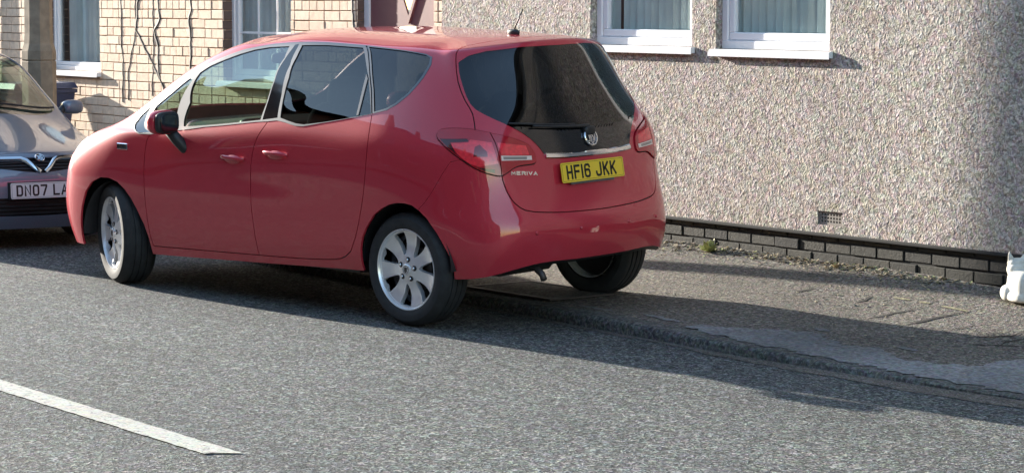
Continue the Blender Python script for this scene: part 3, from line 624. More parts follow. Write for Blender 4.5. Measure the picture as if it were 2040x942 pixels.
weed(-11.12,10.46,22,.05,'small faded weed tuft at the plinth below the air vent',('dry','leaf'))
weed(-11.75,10.47,14,.04,'dry weed sprig between the green clump and the air vent',('dry','dry'))
m=MB()
for i in range(1900):
    x=rng.uniform(-13.6,-10.2)+rng.normal()*.1; y=10.56-abs(rng.normal())*.075-.005; z=float(zp(x,y)); s=rng.uniform(.006,.027); a=rng.uniform(0,6.28); ti=rng.uniform(-.7,.7); d=np.array([math.cos(a),math.sin(a)]); e=np.array([-d[1],d[0]])*.35
    h=s*math.sin(abs(ti)); m.add([(x-d[0]*s,y-d[1]*s,z+.001),(x+e[0]*s,y+e[1]*s,z+.002+h*.5),(x+d[0]*s,y+d[1]*s,z+h+.002),(x-e[0]*s,y-e[1]*s,z+h*.5+.004)],[(0,1,2,3)],int(rng.random()<.15))
tag(m.build('dry_debris',[M['dry'],M['leaf']],fix=False),'dry leaf crumbs and moss gathered along the foot of the black plinth','debris',kind='stuff')
# terrace across the street, behind the camera
for i in range(17):
    x0=-77+i*5.6; t=empty('terraced_house',(x0+2.8,-1.0,.1)); tag(t,'red brick terraced house with slate roof across the street, behind the viewer','house','red brick terrace across the street')
    H=5.9+.25*math.sin(i*2.1); m=MB(); op=[(-2.2,-.6,.9,2.3),(.6,1.5,.0,2.1),(-2.0,-.8,3.2,4.4),(.7,1.9,3.2,4.4)]
    wallplate(m,-2.8,2.8,-.5,H,op,0,.1); m.box((-2.79,-8,-.5),(2.79,-.15,H)); m.build('wall',M['red_brick'],t,fix=False)
    m=MB(); m.add([(-2.8,.3,H-.05),(2.8,.3,H-.05),(2.8,-4,H+2.3),(-2.8,-4,H+2.3),(2.8,-8.3,H-.05),(-2.8,-8.3,H-.05)],[(0,1,2,3),(3,2,4,5),(0,3,5),(1,4,2)]); rf=m.build('roof',M['slate'],t)
    m=MB(); m.box((-2.9,-4.6,H+1.6),(-2.2,-3.4,H+3.1)); m.build('chimney',M['red_brick'],rf)
    for a,b,c,d_ in op:
        m=MB(); frame_boxes(m,a,b,c,d_,.07,-.09,-.05,0); f=m.build('window' if c>.1 else 'door',M['upvc'],t); m=MB(); m.box((a+.07,-.08,c+.07),(b-.07,-.075,d_-.07)); m.build('pane' if c>.1 else 'panel',M['gloss'] if c>.1 else M['door'],f)
# ------------------------------------------------------------------ car bodies: smooth surface over (u,v), panels cut out of it
ROWS=[
 [(3.44,0,0.22),(3.4,0.35,0.22),(3.295,0.62,0.22),(3.165,0.752,0.22),(3,0.82,0.22),(2.64,0.85,0.22),(2.25,0.85,0.22),(1.6,0.85,0.24),(1,0.85,0.26),(0.42,0.85,0.28),(0,0.84,0.28),(-0.3,0.8,0.285),(-0.52,0.72,0.31),(-0.65,0.5,0.365),(-0.7,0.25,0.37),(-0.71,0,0.37)],
 [(3.5,0,0.36),(3.46,0.36,0.36),(3.345,0.64,0.36),(3.195,0.782,0.36),(3.02,0.85,0.36),(2.64,0.88,0.36),(2.25,0.878,0.36),(1.6,0.878,0.36),(1,0.878,0.37),(0.42,0.882,0.38),(0,0.88,0.39),(-0.33,0.835,0.41),(-0.555,0.73,0.43),(-0.665,0.5,0.45),(-0.72,0.25,0.45),(-0.735,0,0.45)],
 [(3.52,0,0.5),(3.48,0.36,0.5),(3.355,0.65,0.5),(3.205,0.792,0.5),(3.02,0.865,0.5),(2.64,0.893,0.5),(2.25,0.89,0.5),(1.6,0.89,0.5),(1,0.89,0.5),(0.42,0.895,0.5),(0,0.893,0.5),(-0.33,0.848,0.52),(-0.555,0.728,0.53),(-0.675,0.5,0.53),(-0.725,0.25,0.53),(-0.742,0,0.53)],
 [(3.51,0,0.63),(3.47,0.36,0.63),(3.345,0.65,0.63),(3.185,0.792,0.63),(3.01,0.87,0.63),(2.64,0.897,0.63),(2.25,0.895,0.62),(1.6,0.893,0.62),(1,0.893,0.62),(0.42,0.9,0.62),(0,0.9,0.61),(-0.32,0.852,0.61),(-0.545,0.728,0.6),(-0.665,0.5,0.6),(-0.715,0.25,0.6),(-0.732,0,0.6)],
 [(3.47,0,0.74),(3.43,0.36,0.74),(3.305,0.64,0.75),(3.155,0.782,0.75),(2.99,0.865,0.75),(2.64,0.897,0.74),(2.25,0.893,0.74),(1.6,0.893,0.74),(1,0.893,0.74),(0.42,0.903,0.73),(0,0.903,0.72),(-0.31,0.85,0.7),(-0.525,0.722,0.69),(-0.635,0.5,0.68),(-0.675,0.25,0.67),(-0.688,0,0.67)],
 [(3.37,0,0.84),(3.33,0.34,0.84),(3.215,0.6,0.85),(3.085,0.75,0.86),(2.94,0.84,0.86),(2.62,0.888,0.87),(2.25,0.888,0.86),(1.6,0.893,0.86),(1,0.896,0.86),(0.42,0.905,0.87),(0,0.903,0.87),(-0.3,0.848,0.85),(-0.5,0.715,0.83),(-0.605,0.48,0.81),(-0.645,0.25,0.8),(-0.655,0,0.8)],
 [(3.18,0,0.92),(3.15,0.32,0.92),(3.05,0.56,0.925),(2.94,0.71,0.94),(2.8,0.81,0.955),(2.54,0.866,0.965),(2.22,0.875,0.96),(1.6,0.882,0.97),(1,0.888,0.985),(0.42,0.897,1),(0,0.892,1),(-0.29,0.832,0.98),(-0.485,0.71,0.97),(-0.575,0.47,0.95),(-0.62,0.25,0.94),(-0.635,0,0.94)],
 [(2.83,0,1.035),(2.8,0.3,1.03),(2.72,0.54,1.02),(2.64,0.7,1.03),(2.56,0.785,1.04),(2.39,0.84,1.02),(2.12,0.853,1.02),(1.6,0.862,1.04),(1,0.87,1.08),(0.42,0.868,1.1),(0.02,0.852,1.12),(-0.25,0.79,1.11),(-0.44,0.675,1.1),(-0.53,0.45,1.09),(-0.578,0.24,1.08),(-0.595,0,1.08)],
 [(2.49,0,1.225),(2.47,0.28,1.22),(2.42,0.5,1.217),(2.36,0.64,1.213),(2.27,0.72,1.223),(2.14,0.772,1.23),(1.92,0.788,1.22),(1.5,0.806,1.21),(0.97,0.811,1.23),(0.42,0.808,1.245),(0.03,0.788,1.26),(-0.2,0.732,1.25),(-0.35,0.638,1.24),(-0.457,0.432,1.24),(-0.507,0.228,1.24),(-0.522,0,1.24)],
 [(2.12,0,1.408),(2.11,0.27,1.407),(2.07,0.46,1.415),(2.02,0.595,1.395),(1.955,0.675,1.4),(1.835,0.712,1.404),(1.655,0.722,1.397),(1.35,0.737,1.39),(0.93,0.741,1.4),(0.42,0.737,1.4),(0.06,0.716,1.395),(-0.13,0.672,1.39),(-0.27,0.608,1.39),(-0.372,0.414,1.4),(-0.428,0.217,1.41),(-0.445,0,1.41)],
 [(1.78,0,1.5428),(1.77,0.26,1.5458),(1.73,0.44,1.5348),(1.68,0.57,1.5198),(1.62,0.63,1.5168),(1.52,0.657,1.5081),(1.39,0.66,1.5112),(1.16,0.664,1.5211),(0.85,0.666,1.5236),(0.42,0.661,1.5159),(0.1,0.645,1.504),(-0.08,0.62,1.4959),(-0.195,0.582,1.5071),(-0.31,0.4,1.5234),(-0.365,0.21,1.5391),(-0.385,0,1.5443)],
 [(1.7,0,1.562),(1.69,0.25,1.552),(1.65,0.42,1.544),(1.59,0.53,1.5259),(1.52,0.575,1.5229),(1.43,0.597,1.5337),(1.32,0.6,1.5443),(1.12,0.607,1.5584),(0.83,0.607,1.5596),(0.42,0.602,1.5464),(0.13,0.59,1.5394),(-0.02,0.562,1.5314),(-0.13,0.54,1.5384),(-0.25,0.37,1.555),(-0.32,0.2,1.5664),(-0.345,0,1.5709)],
 [(1.58,0,1.5837),(1.57,0.2,1.5756),(1.54,0.31,1.5672),(1.49,0.38,1.5645),(1.43,0.41,1.5657),(1.36,0.43,1.5748),(1.27,0.44,1.5834),(1.09,0.44,1.5928),(0.82,0.44,1.5934),(0.42,0.435,1.5824),(0.2,0.42,1.578),(0.08,0.38,1.5774),(-0.02,0.33,1.5774),(-0.14,0.24,1.5798),(-0.2,0.13,1.582),(-0.22,0,1.5834)],
 [(1.48,0,1.5924),(1.47,0.09,1.5923),(1.45,0.14,1.591),(1.41,0.17,1.5905),(1.37,0.19,1.5929),(1.31,0.2,1.5981),(1.23,0.2,1.6016),(1.06,0.2,1.6052),(0.81,0.2,1.6032),(0.42,0.2,1.5934),(0.24,0.18,1.5912),(0.15,0.16,1.59),(0.08,0.14,1.5894),(0,0.1,1.588),(-0.06,0.06,1.5872),(-0.09,0,1.5868)],
 [(1.45,0,1.594),(1.44,0,1.5939),(1.42,0,1.5956),(1.39,0,1.5962),(1.35,0,1.5987),(1.3,0,1.602),(1.22,0,1.6044),(1.05,0,1.607),(0.8,0,1.605),(0.42,0,1.5954),(0.26,0,1.5938),(0.18,0,1.5924),(0.12,0,1.5916),(0.06,0,1.5908),(0.01,0,1.5898),(-0.02,0,1.5884)],
]

class Shell:
    def __init__(s,rows):
        P=np.array(rows,float); s.NV,s.NU=P.shape[:2]; C=P.copy()
        for _ in range(4):
            G=s.ghost(C); A=(G[:-2]+4*G[1:-1]+G[2:])/6; A=(A[:,:-2]+4*A[:,1:-1]+A[:,2:])/6; C=C+.8*(P-A)
        s.G=s.ghost(C); s.U,s.V=np.meshgrid(np.linspace(0,s.NU-1,301),np.linspace(0,s.NV-1,281)); s.P=s.S(s.U,s.V)
    def ghost(s,P):
        m=np.array([1,-1,1.]); P=np.concatenate([P[:,1:2]*m,P,P[:,-2:-1]*m],1); return np.concatenate([2*P[:1]-P[1:2],P,P[-2:-1]*m],0)
    def S(s,u,v,d=False):
        u=np.clip(np.asarray(u,float),0,s.NU-1-1e-9); v=np.clip(np.asarray(v,float),0,s.NV-1-1e-9); i=u.astype(int); j=v.astype(int)
        b=lambda t:np.stack([(1-t)**3,3*t**3-6*t*t+4,-3*t**3+3*t*t+3*t+1,t**3],-1)/6
        db=lambda t:np.stack([-(1-t)**2*3,9*t*t-12*t,-9*t*t+6*t+3,3*t*t],-1)/6
        Gs=s.G[(j[...,None]+np.arange(4))[...,:,None],(i[...,None]+np.arange(4))[...,None,:]]; e=lambda a,c:np.einsum('...a,...b,...abk->...k',a,c,Gs)
        p=e(b(v-j),b(u-i))
        return (p,e(b(v-j),db(u-i)),e(db(v-j),b(u-i))) if d else p
    def nrm(s,u,v):
        p,du,dv=s.S(u,v,True); n=np.cross(du,dv); l=np.linalg.norm(n,axis=-1,keepdims=True); n=n/np.maximum(l,1e-9)
        ref=np.cross(*s.S(np.array(7.),np.array(4.),True)[1:]); sg=1 if ref[1]>0 else -1; return p,n*sg
    def inv(s,q,w=(1,1,1)):
        d=(((s.P-np.array(q))*np.array(w))**2).sum(-1); k=np.unravel_index(d.argmin(),d.shape); x=np.array([s.U[k],s.V[k]])
        return (float(x[0]),float(x[1]))
def inpoly(P,poly):
    x,y=P[:,0],P[:,1]; r=np.zeros(len(P),bool); n=len(poly)
    for i in range(n):
        x1,y1=poly[i]; x2,y2=poly[(i+1)%n]
        if y1==y2: continue
        r^=((y1>y)!=(y2>y))&(x<(x2-x1)*(y-y1)/(y2-y1)+x1)
    return r
def dens(poly,step=.12,close=True):
    out=[]; n=len(poly)
    for i in range(n if close else n-1):
        a,b=np.array(poly[i]),np.array(poly[(i+1)%n]); k=max(1,int(np.linalg.norm(b-a)/step))
        for j in range(k): out.append(tuple(a+(b-a)*j/k))
    if not close: out.append(tuple(poly[-1]))
    return out
def chaik(poly,it=1,close=True):
    for _ in range(it):
        out=[]; n=len(poly); 
        if not close: out.append(poly[0])
        for i in range(n if close else n-1):
            a,b=np.array(poly[i]),np.array(poly[(i+1)%n]); out+=[tuple(a*.75+b*.25),tuple(a*.25+b*.75)]
        if not close: out.append(poly[-1])
        poly=out
    return poly
def stripuv(sh,line,w):
    """uv polyline -> closed uv polygon of real width w (metres)"""
    L_,R_=[],[]; line=dens(line,.15,False)
    for i,(u,v) in enumerate(line):
        a=np.array(line[max(0,i-1)]); b=np.array(line[min(len(line)-1,i+1)]); p,du,dv=sh.S(u,v,True); n=np.cross(du,dv); t=du*(b-a)[0]+dv*(b-a)[1]; sd=unit(np.cross(n,t))*w/2
        A=np.stack([du,dv],1); q,_,_,_=np.linalg.lstsq(A,sd,rcond=None); L_.append((u+q[0],v+q[1])); R_.append((u-q[0],v-q[1]))
    return L_+R_[::-1]
def cutshell(sh,regs,step=.11):
    """regs: ordered (name, polygon) ; returns name -> (uv verts, triangles)"""
    NU,NV=sh.NU-1,sh.NV-1; pts=[]; edges=[]; 
    def addloop(pl):
        o=len(pts); pts.extend(pl); n=len(pl); edges.extend((o+i,o+(i+1)%n) for i in range(n))
    addloop(dens([(0,0),(NU,0),(NU,NV),(0,NV)],step))
    for n_,pl in regs:
        if pl is not None: addloop(dens(pl,step))
    A=np.array(pts); E0=A[[e[0] for e in edges]]; E1=A[[e[1] for e in edges]]
    gu,gv=np.meshgrid(np.arange(step,NU-step*.4,step),np.arange(step,NV-step*.4,step)); g=np.stack([gu.ravel(),gv.ravel()],1); keep=np.ones(len(g),bool)
    D=E1-E0; DD=(D*D).sum(1)+1e-12
    for i0 in range(0,len(g),2000):
        q=g[i0:i0+2000]; t=np.clip(((q[:,None]-E0)*D).sum(-1)/DD,0,1); dd=np.linalg.norm(q[:,None]-(E0+t[...,None]*D),axis=-1).min(1); keep[i0:i0+2000]=dd>step*.33
    allp=[Vector(p) for p in pts]+[Vector(p) for p in g[keep]]
    r=delaunay_2d_cdt(allp,edges,[],0,1e-5); Vt=np.array([tuple(v) for v in r[0]]); T=np.array([f for f in r[2] if len(f)==3]); ce=Vt[T].mean(1)
    a=Vt[T]; area=np.abs((a[:,1,0]-a[:,0,0])*(a[:,2,1]-a[:,0,1])-(a[:,2,0]-a[:,0,0])*(a[:,1,1]-a[:,0,1]))
    ok=(ce[:,0]>0)&(ce[:,0]<NU)&(ce[:,1]>0)&(ce[:,1]<NV)&(area>1e-9); T=T[ok]; ce=ce[ok]
    own=np.full(len(T),-1)
    for k,(n_,pl) in enumerate(regs):
        f=own<0
        if pl is None: own[f]=k
        else:
            idx=np.where(f)[0]; hit=inpoly(ce[idx],pl); own[idx[hit]]=k
    out={}
    for k,(n_,pl) in enumerate(regs):
        t=T[own==k]
        if len(t)==0: continue
        if n_ in out: out[n_]=(Vt,np.concatenate([out[n_][1],t]))
        else: out[n_]=(Vt,t)
    return out
def panel(sh,name,uvt,mat,parent,sides='LR',off=0.0,flange=.012,label=None,flmat=None,lining=False):
    Vt,T=uvt; used,inv=np.unique(T,return_inverse=True); T=inv.reshape(T.shape); uv=Vt[used]; P,n=sh.nrm(uv[:,0],uv[:,1]); P=P+n*off
    a=P[T]; fn=np.cross(a[:,1]-a[:,0],a[:,2]-a[:,0]); s=(fn*n[T[:,0]]).sum(1)<0; T=T.copy(); T[s]=T[s][:,::-1]
    VV=[P]; NN=[n]; FF=[T]; MI=[np.zeros(len(T),int)]
    if flange:
        cnt={}
        for t in T:
            for i in range(3):
                e=(int(t[i]),int(t[(i+1)%3])); k=(min(e),max(e)); cnt.setdefault(k,[]).append(e)
        be=[v[0] for v in cnt.values() if len(v)==1]
        sym=lambda i: uv[i,0]<1e-4 or uv[i,0]>sh.NU-1-1e-4 or uv[i,1]>sh.NV-1-1e-4
        be=[e for e in be if not (sym(e[0]) and sym(e[1]))]
        q=[];qn=[];qf=[]; o=len(P)
        for a_,b_ in be:
            pa,pb=P[a_],P[b_]; na,nb=n[a_],n[b_]; m_=np.cross(pb-pa,na); l=np.linalg.norm(m_); 
            if l<1e-9: continue
            m_=m_/l; k=o+len(q); q+=[pa,pa-na*flange,pb-nb*flange,pb]; qn+=[m_]*4; qf+=[(k,k+1,k+2),(k,k+2,k+3)]
        if q: VV.append(np.array(q)); NN.append(np.array(qn)); FF.append(np.array(qf)); MI.append(np.ones(len(qf),int)*(1 if flmat else 0))
    V0=np.concatenate(VV); N0=np.concatenate(NN); F0=np.concatenate(FF); I0=np.concatenate(MI)
    res=[]
    def mk(V,Nn,F,I):
        me=bpy.data.meshes.new(name); me.from_pydata(V.tolist(),[],F.tolist())
        for mm in [mat]+([flmat] if flmat else []): me.materials.append(mm)
        me.polygons.foreach_set('use_smooth',[True]*len(F)); me.polygons.foreach_set('material_index',I.tolist()); me.normals_split_custom_set_from_vertices(Nn.tolist()); me.update()
        o=bpy.data.objects.new(name,me); COL.objects.link(o); o.parent=parent
        if label: o['label']=label
        res.append(o); return o
    my=np.array([1,-1,1.]); Vm,Nm,Fm=V0*my,N0*my,F0[:,::-1]
    if sides=='B': mk(np.concatenate([V0,Vm]),np.concatenate([N0,Nm]),np.concatenate([F0,Fm+len(V0)]),np.concatenate([I0,I0]))
    else:
        if 'L' in sides: mk(V0,N0,F0,I0)
        if 'R' in sides: mk(Vm,Nm,Fm,I0)
    return res
def ribbon(m,sh,line,w,h,off=0.0,side=1,mi=0,base=-.004,step=.12):
    """raised moulding of rectangular-round section following a uv line"""
    line=dens(line,step,False); V=[]
    for i,(u,v) in enumerate(line):
        a=np.array(line[max(0,i-1)]); b=np.array(line[min(len(line)-1,i+1)]); p,n=sh.nrm(u,v); _,du,dv=sh.S(u,v,True); t=unit(du*(b-a)[0]+dv*(b-a)[1]); sd=np.cross(n,t)
        for s_,hh in ((-.5,base),(-.5,h*.5),(-.32,h*.92),(0,h),(.32,h*.92),(.5,h*.5),(.5,base)): V.append((p+n*(off+hh)+sd*w*s_)*np.array([1,side,1]))
    c=7; F=[(k*c+j,(k+1)*c+j,(k+1)*c+j+1,k*c+j+1) for k in range(len(line)-1) for j in range(c-1)]+[tuple(range(c)),tuple((len(line)-1)*c+j for j in range(c))]
    m.add(V,F,mi)
# wheel with cast spokes
def wheel(car,loc,out,rz=0,nsp=7,rim='alloy',R=.317,W=.215,spoke0=math.radians(97),badge=True):
    """out=+1: outer face towards +y"""
    t=MB(); hw=W/2; 
    pr=[(.222,-hw*.86),(.238,-hw*.96),(.262,-hw*1.02),(.288,-hw*.99),(R*.955,-hw*.86),(R*.985,-hw*.74)]
    tread=[]; xs=np.linspace(-hw*.72,hw*.72,5)
    for i in range(4):
        a,b=xs[i],xs[i+1]; tread+=[(R*.996+.0015*(1-abs((a+b)/W)),a+.004),(R*.998+.002,(a+b)/2),(R*.996,b-.004)]
        if i<3: tread+=[(R*.974,b-.0035),(R*.974,b+.0035)]
    pr2=pr+tread+[(r,-h) for r,h in pr[::-1]]
    t.lathe(pr2,72,'y'); o=t.build('wheel',M['rubber'],car,smooth=True,angle=35); o.location=loc; o.rotation_euler=(0,0,rz+(0 if out>0 else math.pi))
    # rim barrel and lip
    b=MB(); b.lathe([(.214,-hw*.85),(.205,-hw*.8),(.200,-.02),(.206,hw*.45),(.212,hw*.78),(.2245,hw*.80),(.2290,hw*.86),(.2285,hw*.92),(.2235,hw*.93),(.2185,hw*.86),(.2165,hw*.80),(.2120,hw*.70),(.206,hw*.45)],72,'y')
    rm=b.build('rim',M[rim],o,smooth=True,angle=40)
    # spoke face from a flat layout with openings
    loops=[]; Ro=.2165; circ=[(Ro*math.cos(a),Ro*math.sin(a)) for a in np.linspace(0,2*math.pi,120,endpoint=False)]
    loops.append(circ); holes=[]
    for k in range(nsp):
        a0=spoke0+(k+.5)*2*math.pi/nsp; prof=[(.082,.0),(.092,.0105),(.112,.019),(.14,.0275),(.165,.034),(.188,.0395),(.200,.042),(.2065,.039),(.2095,.028),(.2105,0.0)]
        pts=[(r,w_) for r,w_ in prof]+[(r,-w_) for r,w_ in prof[-2:0:-1]]; c,s_=math.cos(a0),math.sin(a0); holes.append([(r*c-w_*s_,r*s_+w_*c) for r,w_ in pts])
    pts=[];ed=[]
    for lp in loops+holes:
        o_=len(pts); pts+=lp; ed+=[(o_+i,o_+(i+1)%len(lp)) for i in range(len(lp))]
    g=[(r*math.cos(a),r*math.sin(a)) for r in np.linspace(.012,.208,18) for a in np.linspace(0,2*math.pi,max(8,int(r*560)),endpoint=False)]
    A=np.array(pts); g=np.array(g); dmin=np.array([np.min(np.hypot(A[:,0]-x,A[:,1]-y)) for x,y in g]); g=g[dmin>.004]
    r=delaunay_2d_cdt([Vector(p) for p in pts]+[Vector(p) for p in g],ed,[],0,1e-7); Vt=np.array([tuple(v) for v in r[0]]); T=np.array([f for f in r[2] if len(f)==3]); ce=Vt[T].mean(1)
    ok=np.hypot(ce[:,0],ce[:,1])<Ro*.9995
    for h in holes: ok&=~inpoly(ce,h)
    T=T[ok]; rr=np.hypot(Vt[:,0],Vt[:,1]); an=np.arctan2(Vt[:,1],Vt[:,0]); ph=((an-spoke0)*nsp/(2*math.pi)+.5)%1-.5
    dep=hw*.80-.030*np.clip((rr-.05)/.17,0,1)**.8*0 - .034*np.sin(np.clip((rr-.06)/.155,0,1)*math.pi)**1.0*.55
    dep=hw*.74+.010*(1-np.clip(rr/.07,0,1)**2)-.016*np.sin(np.clip((rr-.07)/.14,0,1)*math.pi)
    prox=np.clip(1-(np.abs(np.abs(ph)-.5)*2),0,1)     # 1 on the spoke axis
    dep=dep+.007*np.clip(prox-.45,0,.5)*2*ss(rr,.07,.12)-.010*(ss(rr,.205,.2165))*0
    lug=[]
    for k in range(5):
        a=spoke0+k*2*math.pi/5; lug.append((.056*math.cos(a),.056*math.sin(a)))
    V=np.stack([Vt[:,0],dep,Vt[:,1]],1); f=MB(); f.add(V,T)
    # walls of the openings
    cnt={}
    for t_ in T:
        for i in range(3):
            e=(int(t_[i]),int(t_[(i+1)%3])); cnt.setdefault((min(e),max(e)),[]).append(e)
    for kk,v in cnt.items():
        if len(v)==1:
            a_,b_=v[0]
            if max(rr[a_],rr[b_])<Ro*.999:
                q=[V[a_],V[b_],V[b_]*[.985,1,.985]-[0,.030,0],V[a_]*[.985,1,.985]-[0,.030,0]]; f.add(q,[(0,1,2,3)])
    sp=f.build('spokes',M[rim],rm,smooth=True,angle=35)
    l=MB()
    for x,z in lug: l.lathe([(.0155,hw*.76),(.0155,hw*.80),(.0,hw*.80)],16,'y',(x,0,z),0)
    l.build('lug_recess',M['seal'],rm,smooth=True,angle=40)
    for x,z in lug: l=MB(); l.lathe([(.009,hw*.78),(.009,hw*.86),(.007,hw*.88),(0,hw*.88)],6,'y',(x,0,z),0); l.build('lug_nut',M['chrome'],rm)
    c_=MB(); c_.lathe([(.031,hw*.79),(.031,hw*.875),(.027,hw*.90),(.024,hw*.895),(.0,hw*.90)],32,'y'); c_.build('centre_cap',M[rim],rm,smooth=True,angle=30)
    c_=MB(); c_.lathe([(.0225,hw*.900),(.0225,hw*.908),(.0205,hw*.908),(.0205,hw*.900)],28,'y'); 
    griffin(c_,lambda a,b_,h:(a,hw*.902+h,b_),.019); c_.build('cap_badge',M['brake'],rm)
    d=MB(); d.lathe([(.0,.0),(.13,.0),(.13,.022),(.06,.022),(.06,.04),(0,.04)],40,'y'); d.build('brake_disc',M['brake'],o,smooth=True,angle=30)
    d=MB(); d.lathe([(0,-.035),(.203,-.035)],40,'y'); d.build('inner_shield',M['seal'],o)
    return o
def griffin(m,fn,r,mi=0,t=.0018):
    """heraldic beast holding a flag, as a few raised strokes inside a ring of radius r"""
    st=[[(-.75,.35),(-.35,.55),(-.30,-.45),(-.62,-.50)],[(-.30,-.45),(.02,.62),(.25,.70),(.30,.25)],[(.05,.30),(.35,-.10),(.30,-.62)],[(.42,.62),(.62,.15),(.42,-.55),(.05,-.72)],[(.02,-.05),(-.10,-.62),(.12,-.84)]]
    for s_ in st:
        for i in range(len(s_)-1):
            a,b=np.array(s_[i])*r,np.array(s_[i+1])*r; d=unit(b-a); n_=np.array([-d[1],d[0]])*r*.085; a=a-d*r*.05; b=b+d*r*.05
            m.prism([a+n_,a-n_,b-n_,b+n_],fn,0,t,mi)
def badge(car,sh,uvp,r,name='badge',rise=.006,front=False):
    p,n=sh.nrm(*uvp); n=unit(np.array([n[0],0,n[2]])); yv=np.array([0,-1.,0]) if n[0]<0 else np.array([0,1.,0]); up=unit(np.cross(n,yv)); 
    if up[2]<0: up=-up
    p=np.array([p[0],0,p[2]]); fn=lambda a,b,h: p+yv*a+up*b+n*(rise+h)
    m=MB(); q=[(r*.80,-.004),(r*.80,.004),(r*.84,.008),(r*.92,.0095),(r*1.0,.006),(r*1.0,-.004)]; V=[fn(a*math.cos(t),a*math.sin(t),h) for t in np.linspace(0,2*math.pi,48,endpoint=False) for a,h in q]; c=len(q)
    m.add(V,[(k*c+j,((k+1)%48)*c+j,((k+1)%48)*c+j+1,k*c+j+1) for k in range(48) for j in range(c-1)]); griffin(m,lambda a,b,h:fn(a,b,h*2.2),r*.92,0,.003)
    o=m.build(name,M['chrome'],car,smooth=True,angle=35)
    m=MB(); m.add([fn(r*.82*math.cos(t),r*.82*math.sin(t),.0005) for t in np.linspace(0,2*math.pi,40,endpoint=False)],[tuple(range(40))]); m.build('badge_disc',M['gloss'],o)
    return o
def plate(car,c,nx,tilt,txt,mat,yaw0=0,space=.033,holder=True,tx=None):
    """c centre, nx=-1 rear / +1 front, tilt leans the top forward of the car"""
    yv=np.array([0,-1.,0]) if nx<0 else np.array([0,1.,0]); n=np.array([nx*math.cos(tilt),0,math.sin(tilt)]); up=np.cross(n,yv)
    if up[2]<0: up=-up
    fn=lambda a,b,h: np.array(c)+yv*a+up*b+n*h
    m=MB(); rad=.012; P=[]
    for sx,sz,a0 in ((1,1,0),(-1,1,90),(-1,-1,180),(1,-1,270)):
        for k in range(5): a=math.radians(a0+k*22.5); P.append((sx*(.26-rad)+rad*math.cos(a),sz*(.0555-rad)+rad*math.sin(a)))
    m.prism(P,fn,0,.004); o=m.build('number_plate',M[mat],car)
    t=MB(); x0=-.219 if tx is None else tx; text_mesh(t,txt,x0,-.0395,.050,.079,.0135,.011,fn,.0042,.0047,0,space-.011+.011); 
    for lo,hi in (((-.252,-.0482),(.252,-.0466)),((-.252,.0466),(.252,.0482)),((-.252,-.0466),(-.2504,.0466)),((.2504,-.0466),(.252,.0466))):
        t.prism([(lo[0],lo[1]),(hi[0],lo[1]),(hi[0],hi[1]),(lo[0],hi[1])],fn,.0041,.0044)
    t.build('plate_lettering',M['ink'],o)
    if holder: h=MB(); h.prism([(-.19,-.068),(.17,-.068),(.17,-.050),(-.19,-.050)],fn,-.01,.002); h.build('plate_holder',M['silver'],o)
    return o

